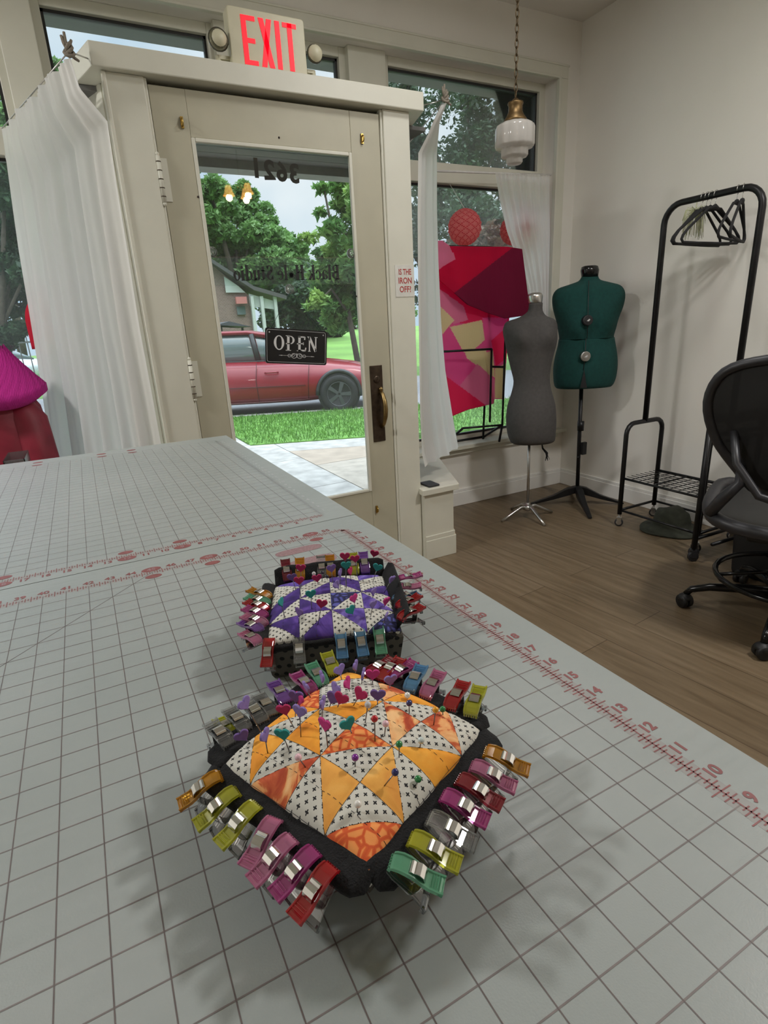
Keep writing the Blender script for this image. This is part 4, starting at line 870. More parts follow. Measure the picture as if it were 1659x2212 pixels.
# right: the same on the other side of the door
nearR = [Vector((1.252, 2.405, 1.165)), Vector((1.215, 2.44, 1.09)), Vector((1.165, 2.47, 1.0)), Vector((1.155, 2.475, .75)), Vector((1.15, 2.48, .45)), Vector((1.145, 2.48, .15)), Vector((1.14, 2.48, -.15)), Vector((1.142, 2.475, -.335)), Vector((1.15, 2.465, -.40))]
farR = [onY(962, 222, 2.44), onY(948, 262, 2.55), onY(943, 330, 2.66), onY(943, 450, 2.70), onY(946, 560, 2.72), onY(952, 690, 2.72), onY(962, 800, 2.70), onY(978, 900, 2.66), onY(990, 966, 2.62)]
cr_ = thing('curtain', 'narrow white curtain tied at the header right of the shop door', 'curtain', tuple(nearR[0]))
MB().grid(cloth(nearR, farR, 60, 80, 3.2, .016, 5)).build('fabric', curt, cr_)
kb = MB(); knot(kb, farR[0] + Vector((0, 0, .012)), 4); kb.build('knotted_tie', ropem, cr_)
MB().tube([Vector((1.19, 2.47, 1.178)), farR[0] + Vector((0, 0, .012)), Vector((1.40, 2.95, 1.175))], .0022, 6).build('wire', steel, cr_)
# window curtain gathered to the right on its rod
nearW = [onY(1070, 374, 3.085), onY(1079, 430, 3.08), onY(1095, 500, 3.075), onY(1117, 560, 3.07), onY(1136, 620, 3.065), onY(1147, 700, 3.065), onY(1152, 800, 3.07), onY(1156, 915, 3.065)]
farW = [onY(1186, 379, 3.085), onY(1187, 430, 3.08), onY(1188, 500, 3.08), onY(1187, 560, 3.08), onY(1185, 620, 3.08), onY(1184, 700, 3.08), onY(1182, 800, 3.08), onY(1180, 915, 3.065)]
cw = thing('curtain', 'sheer white curtain on a rod at the right side of the display window', 'curtain', tuple(nearW[0]))
MB().grid(cloth(nearW, farW, 50, 110, 6, .017, 8)).build('fabric', P('sheer_white', (.90, .86, .85), .9, var=.02, scale=14, trans=.65), cw)
rod = MB(); rod.tube([onY(930, 369, 3.10), onY(1190, 378, 3.10)], .006, 8); rod.build('curtain_rod', P('rod_white', (.7, .68, .66), .4), cw)
# ================================================================== WINDOW DISPLAY, RIGHT
def outline_cloth(px_top, px_bot, Y, amp, seed, nx=130, ny=130, folds=2.2):
    """cloth between two photo outlines (left to right), hanging at depth Y"""
    def at(pl, s_):
        k = s_ * (len(pl) - 1); i = min(int(k), len(pl) - 2); f = k - i; return (pl[i][0] + (pl[i + 1][0] - pl[i][0]) * f, pl[i][1] + (pl[i + 1][1] - pl[i][1]) * f)
    G = []; PXL = []
    for r in range(ny + 1):
        t = r / ny; row = []; pr = []
        for c in range(nx + 1):
            s_ = c / nx; a = at(px_top, s_); b_ = at(px_bot, s_); x = a[0] + (b_[0] - a[0]) * t; y = a[1] + (b_[1] - a[1]) * t
            yy = Y + amp * math.sin(2 * PI * folds * s_ + seed + 1.5 * t) * (.3 + t) + amp * .5 * noise.noise((s_ * 5, t * 4, seed))
            row.append(onY(x, y, yy)); pr.append((x, y))
        G.append(row); PXL.append(pr)
    return G, PXL
def knitm(name, col, tr=.45):
    m, N, L, b = new(name); t = N.new('ShaderNodeTexCoord'); wv = N.new('ShaderNodeTexWave'); wv.inputs['Scale'].default_value = 60; wv.inputs['Distortion'].default_value = 3; wv.inputs['Detail'].default_value = 2
    L.new(t.outputs['Object'], wv.inputs[0]); L.new(ramp(N, L, wv.outputs['Fac'], [(.1, [c * .78 for c in col]), (.9, col)]), b.inputs['Base Color']); b.inputs['Roughness'].default_value = .95
    bp = N.new('ShaderNodeBump'); bp.inputs['Strength'].default_value = .5; bp.inputs['Distance'].default_value = .003; L.new(wv.outputs['Fac'], bp.inputs['Height']); L.new(bp.outputs[0], b.inputs['Normal'])
    tl = N.new('ShaderNodeBsdfTranslucent'); tl.inputs[0].default_value = (*col, 1); mx = N.new('ShaderNodeMixShader'); mx.inputs[0].default_value = tr
    L.new(b.outputs[0], mx.inputs[1]); L.new(tl.outputs[0], mx.inputs[2]); L.new(mx.outputs[0], N['Material Output'].inputs[0]); MATS[name] = m; return m
K = [knitm('knit_cream', (.95, .80, .55), .7), knitm('knit_pink', (.98, .22, .50), .7), knitm('knit_rose', (.96, .38, .55), .7), knitm('knit_hot', (.98, .08, .25), .7), knitm('knit_crimson', (.80, .01, .10), .6), knitm('knit_wine', (.30, .006, .06), .4)]
bl = thing('knit_blanket', 'large pink, crimson and cream knitted blanket hanging in the right display window', 'blanket', (2.0, 3.06, -.24))
def inside(p, poly):
    c = False; j = len(poly) - 1
    for i in range(len(poly)):
        if (poly[i][1] > p[1]) != (poly[j][1] > p[1]) and p[0] < (poly[j][0] - poly[i][0]) * (p[1] - poly[i][1]) / (poly[j][1] - poly[i][1]) + poly[i][0]: c = not c
        j = i
    return c
low = [(3, [(940, 590), (1000, 640), (1110, 680), (1110, 700), (1020, 700), (940, 690)]), (2, [(1000, 660), (1010, 690), (975, 700), (945, 680), (945, 620)]), (1, [(945, 700), (975, 690), (1000, 760), (960, 790)]), (0, [(970, 705), (1040, 690), (1050, 730), (1010, 765), (1000, 760)]), (0, [(1000, 755), (1063, 750), (1068, 815), (1040, 800), (1010, 780)]),
       (0, [(950, 660), (980, 690), (955, 720), (945, 710)]), (1, [(955, 740), (1000, 770), (1010, 790), (960, 820)]), (1, [(960, 800), (1010, 775), (1030, 790), (985, 840)]), (2, [(985, 840), (1030, 785), (1068, 820), (1068, 880), (1040, 880)]), (3, [(960, 810), (1055, 880), (1040, 900), (965, 905)]), (1, [(1040, 685), (1095, 685), (1095, 750), (1050, 760)]), (3, [(1060, 735), (1100, 700), (1100, 770), (1070, 790)]), (0, [(1068, 795), (1100, 780), (1100, 860), (1068, 860)])]
G, PXL = outline_cloth([(930, 590), (1000, 640), (1050, 670), (1100, 680)], [(962, 905), (1010, 885), (1066, 872), (1067, 862), (1088, 862)], 3.10, .012, 2)
mb = MB()
def mf(i, j):
    p = PXL[i][j]
    for m_, poly in low[::-1]:
        if inside(p, poly): return m_
    return 1
mb.grid(G, matf=mf); mb.build('hanging_layer', K, bl, solid=.006)
G2, P2_ = outline_cloth([(930, 520), (955, 520), (972, 532), (1050, 533), (1095, 533), (1127, 538)], [(930, 590), (972, 625), (1010, 658), (1050, 675), (1090, 688), (1145, 680)], 3.04, .010, 5)
mb = MB(); top_ = [(5, [(972, 638), (1105, 535), (1160, 535), (1160, 700), (1095, 700), (1030, 672)]), (2, [(925, 515), (965, 518), (982, 560), (955, 575), (925, 600)])]
def mf2(i, j):
    p = P2_[i][j]
    for m_, poly in top_[::-1]:
        if inside(p, poly): return m_
    return 4
mb.grid(G2, matf=mf2); mb.build('folded_top', K, bl, solid=.008)
fr_ = thing('display_frame', 'black metal display stand holding the pink knitted blanket in the window', 'display stand', (2.05, 3.0, -.482))
m = MB(); fy = 2.995
P3 = lambda x, y: onY(x, y, fy)
for a, b_ in (((945, 760), (1062, 754)), ((1062, 754), (1058, 912)), ((1062, 792), (1090, 793)), ((1092, 720), (1085, 918)), ((1000, 925), (1085, 918))): m.tube([P3(*a), P3(*b_)], .0075, 6)
m.tube([onY(925, 531, 3.085), onY(1060, 533, 3.085), (onY(1060, 533, 3.085).x, 3.15, -.478)], .0075, 6)
m.build('rails', blackm, fr_)
pl_ = P3(1085, 918); pr_ = P3(985, 926)
MB().tube([pl_, (pl_.x, 3.2, -.478)], .008, 6).tube([P3(1000, 925), (P3(1000, 925).x, 3.2, -.478)], .008, 6).tube([(pl_.x, 3.2, -.474), (P3(1000, 925).x, 3.2, -.474)], .008, 6).tube([pl_, (pl_.x, pl_.y + .03, -.482)], .008, 6).build('feet', blackm, fr_)
cor = knitm('tissue_coral', (1.0, .42, .42), .72); cor2 = knitm('tissue_fold', (.80, .13, .16), .6)
for (cx_, cy_, lab, yy) in ((1004, 491, 'left of two coral honeycomb paper balls hanging in the right window', 3.10), (1110, 497, 'coral honeycomb paper ball partly hidden by the sheer window curtain', 3.205)):
    c_ = onY(cx_, cy_, yy); rad = .101 * (1 if yy < 3.15 else .9); hb = thing('paper_ball', lab, 'paper decoration', tuple(c_ - Vector((0, 0, rad))), 'honeycomb paper balls in the window')
    m = MB(); n_, k_ = 60, 48; R = []; cells = []
    for i in range(k_ + 1):
        th = PI * i / k_; r_ = []
        for j_ in range(n_):
            f_ = 2 * PI * j_ / n_; q = abs(((j_ + i) % 6) - 3) + abs(((j_ - i) % 6) - 3); rr = rad * (1 - .10 * (q / 6) * math.sin(th))
            r_.append((c_.x + rr * max(.02, math.sin(th)) * math.cos(f_), c_.y + rr * max(.02, math.sin(th)) * math.sin(f_), c_.z - rr * math.cos(th)))
        R.append(r_)
    for i in range(k_):
        for j_ in range(n_): cells.append(1 if (((j_ + i) % 6) < 1 or ((j_ - i) % 6) < 1) else 0)
    m.rings(R, 0, False); m.m[:len(cells)] = cells; m.build('honeycomb', [cor, cor2], hb)
    MB().tube([c_ + Vector((0, 0, rad * .98)), Vector((c_.x - .02, 3.235, 1.09))], .0016, 5).build('thread', P('white_thread', (.7, .7, .68), .7), hb)
ph_ = onZ(922, 1044, -.512); tag(MB().prism([(x * .9 + 1.20, y + 2.505) for x, y in rrect(.038, .050, .010)], -.512, -.503).build('phone', blackp, loc=(1.20, 2.505, -.512), bevel=.002), 'dark flat phone lying on the white plinth top right of the door', 'phone')
# ================================================================== DRESS FORMS
def form_rings(base, rows, depth_k, n=40, bust=None):
    """rows: (photo y, left x, right x, depth ratio); the outline is read on an upright plane through base facing the camera"""
    c0 = Vector(base).dot(FWD); R = []; info = []
    for (py, xl, xr, dk) in rows:
        a = onp(xl, py, FWD, c0); b = onp(xr, py, FWD, c0); c = (a + b) / 2; hw = (b - a).length / 2
        r = []
        for k in range(n):
            t = 2 * PI * k / n; x = math.cos(t); y = math.sin(t); off = 0
            if bust and y < 0:
                g = math.exp(-((c.z - bust[0]) / bust[1]) ** 2); off = -bust[2] * g * (math.exp(-((abs(x) - .48) / .3) ** 2))
            q = c + RIGHT * (hw * math.copysign(abs(x) ** .92, x)) + FWD * (hw * dk * math.copysign(abs(y) ** .92, y) + off); r.append((q.x, q.y, q.z))
        R.append(r); info.append((c, hw))
    return R, info
def smooth_rows(rows, k=3):
    out = []
    for i in range(len(rows) - 1):
        p0 = rows[max(0, i - 1)]; p1 = rows[i]; p2 = rows[i + 1]; p3 = rows[min(len(rows) - 1, i + 2)]
        for j in range(k):
            t = j / k; out.append(tuple(.5 * ((2 * p1[m]) + (-p0[m] + p2[m]) * t + (2 * p0[m] - 5 * p1[m] + 4 * p2[m] - p3[m]) * t * t + (-p0[m] + 3 * p1[m] - 3 * p2[m] + p3[m]) * t ** 3) for m in range(4)))
    return out + [rows[-1]]
gb = Vector((2.025, 2.663, FL)); gf = thing('dress_form', 'small grey dress form on a thin steel stand with four legs', 'dress form', tuple(gb))
rows = smooth_rows([(655, 1143, 1172, .95), (672, 1140, 1172, .95), (684, 1122, 1180, .7), (692, 1096, 1196, .62), (702, 1089, 1202, .60), (715, 1087, 1203, .60), (740, 1092, 1202, .66), (765, 1097, 1196, .66), (795, 1104, 1189, .68), (822, 1110, 1187, .72), (845, 1106, 1190, .74), (875, 1097, 1198, .76), (905, 1094, 1200, .78), (935, 1097, 1199, .76), (952, 1103, 1197, .70), (957, 1110, 1190, .6)])
R, _ = form_rings(gb, rows, .6, bust=(.20, .06, .035))
mb = MB(); mb.rings(R, 0, True); mb.build('torso', P('grey_jersey', (.075, .070, .068), .95, var=.1, scale=60, bump=.4, bscale=400), gf)
R, _ = form_rings(gb, [(632, 1149, 1165, .9), (634, 1142, 1170, .95), (640, 1139, 1172, .95), (652, 1142, 1171, .95), (656, 1144, 1171, .95)], .9)
MB().rings(R, 0, True).build('neck_cap', steel, gf)
pz = onp(1143, 955, FWD, gb.dot(FWD)); m = MB(); m.tube([(pz.x, pz.y, pz.z + .05), (gb.x, gb.y, FL + .07)], .0085, 10).lathe([(.03, FL + .085), (.034, FL + .06), (.018, FL + .05), (.012, FL + .10)], 14, (gb.x, gb.y, 0)); m.build('pole', steel, gf)
for a in (-70, 20, 110, 200):
    d = RIGHT * math.cos(math.radians(a)) + FWD * math.sin(math.radians(a)); p0 = gb + Vector((0, 0, .075)); MB().tube([p0, p0 + d * .05 + Vector((0, 0, .0)), p0 + d * .14 + Vector((0, 0, -.045)), p0 + d * .185 + Vector((0, 0, -.068))], [.012, .012, .009, .008], 8, flat=1).build('leg', steel, gf)
m = MB(); q = onp(1170, 955, FWD, gb.dot(FWD)); m.tube([q, q + Vector((.01, 0, -.04)), q + Vector((.045, .0, -.075)), q + Vector((.05, 0, -.115))], [.003, .006, .009, .003], 6)
for k in range(7): m.tube([q + Vector((.045, 0, -.075)), q + Vector((.035 + .006 * k, .004 * (k % 3), -.12 - .006 * (k % 2)))], .0015, 4)
m.build('tassel_cord', P('black_yarn', (.01, .01, .012), .9), gf)
vb = Vector((2.461, 2.672, FL)); vf = thing('dress_form', 'adjustable dark green dress form with two dials on a black tripod stand', 'dress form', tuple(vb))
green = P('green_jersey', (.004, .050, .044), .95, var=.12, scale=60, bump=.4, bscale=400)
c0 = vb.dot(FWD)
rows = smooth_rows([(597, 1257, 1291, .9), (606, 1250, 1296, .8), (613, 1228, 1318, .58), (620, 1206, 1338, .5), (632, 1196, 1347, .5), (648, 1194, 1348, .52), (668, 1197, 1343, .58), (690, 1203, 1334, .62), (712, 1207, 1328, .62), (726, 1209, 1324, .62), (731, 1209, 1324, .62)])
R, _ = form_rings(vb, rows, .6, bust=(.22, .07, .03)); MB().rings(R, 0, True).build('upper_torso', green, vf)
rows = smooth_rows([(731, 1208, 1325, .64), (745, 1206, 1327, .66), (765, 1201, 1330, .68), (790, 1197, 1331, .70), (815, 1197, 1328, .68), (830, 1199, 1323, .66), (836, 1203, 1318, .62)])
R, _ = form_rings(vb, rows, .6); MB().rings(R, 0, True).build('lower_torso', green, vf)
def vp(x, y, off=0): return onp(x, y, FWD, c0 + off)
m = MB(); R, _ = form_rings(vb, [(574, 1262, 1287, .9), (576, 1257, 1291, .95), (584, 1255, 1293, .95), (599, 1257, 1291, .95)], .9); m.rings(R, 0, True); m.build('neck_cap', P('gloss_black', (.01, .01, .01), .15), vf)
m = MB(); m.tube([vp(1272, 606, -.10), vp(1271, 650, -.125), vp(1270, 690, -.14), vp(1268, 731, -.125)], .0022, 5); m.build('centre_gap', blackp, vf)
m = MB(); m.tube([vp(1266, 731, -.13), vp(1264, 770, -.135), vp(1260, 800, -.13)], .0022, 5); m.add([vp(1262, 798, -.142), vp(1253, 838, -.135), vp(1268, 838, -.135)], [(0, 1, 2)]); m.build('lower_gap', blackp, vf)
for (x, y, mt, nm_, off) in ((1270, 692, blackp, 'black dial with white centre', -.150), (1265, 770, steel, 'silver dial', -.146)):
    c_ = vp(x, y, off); Md = frame(c_, RIGHT, Vector((0, 0, 1)), 0); m = MB(); m.lathe([(.029, -.03), (.029, .002), (.024, .006), (.018, .006), (.016, .008), (.002, .008)], 28, M=Md, smooth=False)
    dl = tag(m.build('dial', mt, vf), nm_)
    MB().prism([(-.010, -.003), (.002, -.006), (.010, .004), (.004, .008)], .0095, .012, 0, Md).build('dial_pointer', P('dial_white', (.6, .6, .6), .3), dl)
m = MB(); m.tube([vp(1256, 832), (vb.x, vb.y, FL + .10)], .0125, 10); z_ = vp(1250, 920).z; m.tube([(vb.x - .004, vb.y, z_ - .03), (vb.x - .004, vb.y, z_ + .03)], .021, 10); z_ = vp(1246, 965).z; m.box(vb.x - .004, vb.x + .03, vb.y - .03, vb.y - .012, z_ - .05, z_ + .03); m.tube([(vb.x, vb.y, z_ - .06), (vb.x - .035, vb.y - .02, z_ - .065)], .004, 6)
m.build('pole', blackm, vf)
for a in (-8, 172, 268, 80):
    d = RIGHT * math.cos(math.radians(a)) + FWD * math.sin(math.radians(a)); p0 = vb + Vector((0, 0, .10)); n_ = Vector((-d.y, d.x, 0)); L = .30 if a != 80 else .24
    m = MB(); R = []
    for t_, h_, w_ in ((0, .045, .016), (.2, .05, .022), (.5, .028, .018), (.9, .014, .014), (1, .010, .011)):
        c_ = vb + d * L * t_ + Vector((0, 0, .004 + (.085 * (1 - t_) ** 1.2) + h_ * .5)); R.append([tuple(c_ + n_ * w_ * sx + Vector((0, 0, sz * h_ * .5))) for sx, sz in ((-1, -1), (1, -1), (1, 1), (-1, 1))])
    m.rings(R, 0, False); m.build('leg', blackm, vf, bevel=.003)
# ================================================================== GARMENT RACK
rk = thing('garment_rack', 'black metal garment rack on casters with shelf, beside the right wall', 'garment rack', (2.5, 2.0, FL))
YA, YB, XA, XB = 2.235, 1.745, 2.352, 2.655
m = MB()
def arc_pts(y, z, r, a0, a1, x=2.5, n=6, cy=0, cz=0): return [(x, y + r * math.cos(math.radians(a0 + (a1 - a0) * k / n)), z + r * math.sin(math.radians(a0 + (a1 - a0) * k / n))) for k in range(n + 1)]
m.tube([(2.5, YA, -.30), (2.5, YA, .70)] + arc_pts(YA - .09, .715, .09, 0, 90) + arc_pts(YB + .09, .715, .09, 90, 180) + [(2.5, YB, -.30)], .0155, 12)
m.build('hanging_rail', blackm, rk)
for Y in (YA, YB):
    r_ = .06; m = MB()
    m.tube([(XA, Y, FL + .075), (XA, Y, -.36)] + [(XA + r_ - r_ * math.cos(math.radians(a)), Y, -.36 + r_ * math.sin(math.radians(a))) for a in (20, 45, 70, 90)] + [(XB - r_ + r_ * math.sin(math.radians(a)), Y, -.36 + r_ * math.cos(math.radians(a))) for a in (0, 20, 45, 70, 90)] + [(XB, Y, FL + .075)], .0135, 10)
    m.tube([(XA, Y, FL + .10), (XB, Y, FL + .10)], .008, 8); m.build('end_frame', blackm, rk)
m = MB()
for zz in (-.615,):
    for x in (XA, XB): m.tube([(x, YA, zz), (x, YB, zz)], .007, 8)
    for k in range(1, 10): m.tube([(XA, YA + (YB - YA) * k / 10, zz), (XB, YA + (YB - YA) * k / 10, zz)], .0022 if k != 4 else .005, 5)
    for k in range(1, 8): m.tube([(XA + (XB - XA) * k / 8, YA, zz + .003), (XA + (XB - XA) * k / 8, YB, zz + .003)], .0018, 4)
m.build('wire_shelf', blackm, rk)
MB().tube([(XA, YA, FL + .10), (XA, YB, FL + .10)], .007, 8).tube([(XB, YA, FL + .10), (XB, YB, FL + .10)], .007, 8).build('lower_rail', blackm, rk)
def caster(par, x, y, zf, r=.024, yaw=0, name='caster', mt=None):
    M = Matrix.Translation((x, y, zf)) @ Matrix.Rotation(yaw, 4, 'Z'); m = MB()
    m.lathe([(.001, -.009), (r * .62, -.009), (r * .66, -.008), (r * .66, .008), (r * .62, .009), (.001, .009)], 18, mat=1, M=M @ Matrix.Translation((0, 0, r)) @ Matrix.Rotation(PI / 2, 4, 'Y'))
    m.lathe([(r * .66, -.0085), (r * .95, -.009), (r, -.006), (r, .006), (r * .95, .009), (r * .66, .0085)], 18, mat=0, M=M @ Matrix.Translation((0, 0, r)) @ Matrix.Rotation(PI / 2, 4, 'Y'))
    m.box(-.013, -.011, -.012, .012, r * .8, r * 2.2, 1, M); m.box(.011, .013, -.012, .012, r * .8, r * 2.2, 1, M); m.box(-.013, .013, -.012, .014, r * 2.15, r * 2.3, 1, M); m.tube([(0, 0, r * 2.2), (0, 0, r * 3.1)], .006, 8, 1, M)
    return m.build(name, mt or [blackp, steel], par)
for x in (XA, XB):
    for Y in (YA, YB): caster(rk, x, Y, FL, yaw=.6)
# hangers: black velvet, wire hooks
def hanger(loc, yaw, label, color='black'):
    t = thing('clothes_hanger', label, 'hanger', loc, 'black hangers on the garment rack', local=True); t.rotation_euler.z = yaw
    vel = P('black_velvet', (.012, .012, .013), .9); m = MB()
    pts = [(0, 0, -.058), (.045, 0, -.060), (.10, 0, -.098), (.175, 0, -.150), (.205, 0, -.178), (.212, 0, -.195), (.200, 0, -.208), (.10, 0, -.210), (0, 0, -.210)]
    full = pts + [(-x, 0, z) for x, y, z in pts[-2:0:-1]]
    m.tube(full, .0062, 8, loop=True); m.tube([(-.03, 0, -.060), (0, 0, -.050), (.03, 0, -.060)], [.006, .011, .006], 8); m.build('body', vel, t)
    m = MB(); h = [(0, 0, -.056), (0, 0, -.022), (.012, 0, -.010)] + [(.018 * math.cos(math.radians(a)), 0, .0 + .020 * math.sin(math.radians(a))) for a in (-20, 20, 60, 90, 130, 170, 200)]; m.tube(h, .0018, 6); m.build('wire_hook', steel, t); return t
zr = .715 + .09
for i, (yy, yw, lab) in enumerate([(2.035, .10, 'black velvet hanger at the window end of the rack, frontmost of the close group'), (2.012, -.05, 'black velvet hanger second in the close group on the rack'), (1.992, -.16, 'black velvet hanger third in the close group on the rack'), (1.968, -.02, 'black velvet hanger fourth and last in the close group on the rack'),
                                   (1.865, .30, 'black velvet hanger farther right on the rack, left of a pair'), (1.840, .42, 'black velvet hanger farthest right on the rack, right of a pair')]): hanger((2.5, yy, zr + .0), yw, lab)
m = MB(); rr = random.Random(4)
for k in range(110):
    p = Vector((2.492, 2.062, .772)); a = rr.uniform(0, 2 * PI); b = rr.uniform(.03, .075); z = rr.uniform(-.12, .0)
    m.tube([p + Vector((0, 0, -.02)), p + Vector((math.cos(a) * b * .6, math.sin(a) * b * .6, z * .4)), p + Vector((math.cos(a) * b * .75, math.sin(a) * b * .75, z - .03))], .0011, 3)
m.tube([(2.5, 2.062, .80), (2.492, 2.062, .75)], .002, 5)
tag(m.build('tassel', P('straw_green', (.50, .52, .30), .7, var=.2), loc=(2.5, 2.062, .8)), 'pale straw green tassel hanging from the rack rail beside the hangers', 'tassel')
# dark hat on the floor under the rack
hc = Vector((2.535, 2.02, FL)); m = MB(); felt = P('olive_felt', (.035, .038, .026), .95, var=.2, scale=40)
m.lathe([(.001, .135), (.05, .132), (.085, .115), (.098, .07), (.10, .035), (.135, .018), (.165, .012), (.163, .004), (.10, .006), (.001, .004)], 30, tuple(hc), M=None)
for k in range(len(m.v)):
    v = Vector(m.v[k]); w_ = v - hc; m.v[k] = tuple(hc + Vector((w_.x * (1 + .1 * math.sin(3 * math.atan2(w_.y, w_.x))), w_.y, max(.001, w_.z * (1 + .18 * noise.noise((w_.x * 12, w_.y * 12, 2)))))))
tag(m.build('hat', felt, loc=tuple(hc)), 'slouchy dark olive brimmed hat lying on the floor under the rack', 'hat')
# ================================================================== OFFICE CHAIR, BIN, CART
cx, cy = 1.985, 1.13; cyaw = math.atan2(.41, .91)
chr_ = thing('office_chair', 'black office chair with mesh back and foot ring on five casters at right', 'office chair', (cx, cy, FL), local=True); chr_.rotation_euler.z = cyaw - PI / 2
blk = P('chair_black', (.006, .006, .0065), .5, var=.2); gry = P('chair_graphite', (.022, .022, .026), .42, var=.15)
def superarc(pts, k=4):
    out = []
    n = len(pts)
    for i in range(n):
        p0, p1, p2, p3 = (Vector(pts[(i + d) % n]) for d in (-1, 0, 1, 2))
        for j in range(k): t = j / k; out.append(.5 * ((2 * p1) + (-p0 + p2) * t + (2 * p0 - 5 * p1 + 4 * p2 - p3) * t * t + (-p0 + 3 * p1 - 3 * p2 + p3) * t ** 3))
    return out
bk = [(0, -.33, 1.045), (.16, -.325, 1.04), (.275, -.31, 1.00), (.315, -.29, .90), (.28, -.265, .77), (.20, -.25, .66), (.13, -.25, .59), (0, -.25, .575), (-.13, -.25, .59), (-.20, -.25, .66), (-.28, -.265, .77), (-.315, -.29, .90), (-.275, -.31, 1.00), (-.16, -.325, 1.04)]
loop = superarc(bk, 4); MB().tube(loop, .017, 8, loop=True).build('back_frame', gry, chr_)
m = MB(); cent = Vector((0, -.30, .82)); Rg = [[tuple(cent.lerp(p, f) + Vector((0, -.035 * (1 - f * f), 0))) for p in loop] for f in (.0005, .25, .5, .75, 1)]
m.rings(Rg, 0, True, cap=False)
meshm, N_, L2, b_ = new('chair_mesh'); b_.inputs['Base Color'].default_value = (.008, .008, .009, 1); b_.inputs['Roughness'].default_value = .8
tr_ = N_.new('ShaderNodeBsdfTransparent'); mx_ = N_.new('ShaderNodeMixShader'); mx_.inputs[0].default_value = .993; L2.new(tr_.outputs[0], mx_.inputs[1]); L2.new(b_.outputs[0], mx_.inputs[2]); L2.new(mx_.outputs[0], N_['Material Output'].inputs[0])
m.build('mesh_back', meshm, chr_)
m = MB(); m.tube([(-.225, -.285, .80), (-.20, -.33, .70), (-.12, -.355, .60), (0, -.36, .57), (.12, -.355, .60), (.20, -.33, .70), (.225, -.285, .80)], .014, 8); m.tube([(-.06, -.345, .66), (-.06, -.36, .585)], .02, 8, flat=.5); m.tube([(.06, -.345, .66), (.06, -.36, .585)], .02, 8, flat=.5)
m.tube([(0, -.36, .58), (0, -.33, .47), (0, -.16, .40)], [.035, .03, .03], 10, flat=.5); m.build('back_yoke', gry, chr_)
st_ = [(-.26, -.24, .475), (-.13, -.30, .455), (.13, -.30, .455), (.26, -.24, .475), (.295, 0, .49), (.27, .2, .49), (.12, .25, .46), (-.12, .25, .46), (-.27, .2, .49), (-.295, 0, .49)]
for sx in (-1, 1): MB().tube([(sx * .19, -.262, .68), (sx * .185, -.29, .62), (sx * .23, -.31, .56), (sx * .262, -.27, .50), (sx * .27, -.18, .485)], [.014, .018, .022, .022, .018], 8).build('side_frame', gry, chr_)
sl = superarc(st_, 4); MB().tube(sl, .026, 8, loop=True).build('seat_rim', gry, chr_)
m = MB(); m.rings([[tuple(Vector((0, 0, .475)).lerp(p, f)) for p in sl] for f in (.02, .5, 1)], 0, True, cap=False); m.box(-.15, .15, -.15, .17, .36, .44); m.build('seat', blk, chr_, bevel=.01)
MB().tube([(0, 0, .36), (0, 0, .12)], .030, 14).lathe([(.045, .07), (.045, .14), (.03, .15)], 16).build('gas_column', blk, chr_)
m = MB(); m.tube([(.25 * math.cos(a * PI / 16), .25 * math.sin(a * PI / 16), .185) for a in range(32)], .011, 8, loop=True)
for k in range(4): a = k * PI / 2 + .4; m.tube([(.03 * math.cos(a), .03 * math.sin(a), .215), (.25 * math.cos(a), .25 * math.sin(a), .185)], .008, 8)
m.build('foot_ring', P('gloss_black_metal', (.012, .012, .012), .18, .5), chr_)
import cmath
a0_ = math.atan2(1.404 - cy, 1.779 - cx) - (cyaw - PI / 2)
for k in range(5):
    a = a0_ + k * 2 * PI / 5; c_, s_ = math.cos(a), math.sin(a); m = MB()
    m.tube([(.03 * c_, .03 * s_, .115), (.14 * c_, .14 * s_, .118), (.26 * c_, .26 * s_, .105), (.325 * c_, .325 * s_, .085), (.345 * c_, .345 * s_, .06)], [.024, .019, .016, .014, .012], 10)
    lg_ = m.build('base_leg', MATS['gloss_black_metal'], chr_)
    m = MB(); M = Matrix.Translation((.345 * c_, .345 * s_, .029)) @ Matrix.Rotation(a + .7, 4, 'Z')
    for dx in (-.014, .014): m.lathe([(.001, -.010), (.024, -.010), (.029, -.006), (.029, .006), (.024, .010), (.001, .010)], 18, M=M @ Matrix.Translation((dx, 0, 0)) @ Matrix.Rotation(PI / 2, 4, 'Y'))
    m.lathe([(.03, -.004), (.033, .002), (.028, .012), (.014, .024), (.001, .026)], 16, M=M @ Matrix.Translation((0, 0, .012)) @ Matrix.Scale(.9, 4)); m.build('caster', blk, lg_)
bn = thing('waste_bin', 'plain black waste bin standing on the floor behind the office chair', 'bin', (2.38, 1.40, FL))
m = MB(); R = []
for z, hw in ((0, .125), (.01, .128), (.36, .15), (.375, .155), (.37, .148), (.03, .122)):
    R.append([(2.385 + x * .95, 1.40 + y * .9, FL + z * 1.25) for x, y in rrect(hw, hw, .03)])
m.rings(R, 0, False); m.build('bin_body', P('bin_black', (.004, .004, .0045), .55), bn)
ct = thing('rolling_cart', 'black metal rolling cart frame between the garment rack and the office chair', 'cart', (2.3, 1.62, FL))
for k, (x, y) in enumerate(((2.232, 1.68), (2.62, 1.66), (2.29, 1.716), (2.62, 1.58))):
    m = MB(); m.tube([(x, y, FL + .07), (x, y, -.20)], .014, 8); pst = m.build('post', blackm, ct); caster(pst, x, y, FL, .026, 1.0, 'caster', [blackp, blackp])
m = MB(); m.box(2.21, 2.645, 1.565, 1.70, -.20, -.185); m.build('cart_top', blackp, ct, bevel=.004)
for z_ in (FL + .12, FL + .30, -.28):
    for y_ in (1.68, 1.59): MB().tube([(2.228, y_, z_), (2.62, y_ - .015, z_)], .009, 8).build('cross_bar', blackm, ct)
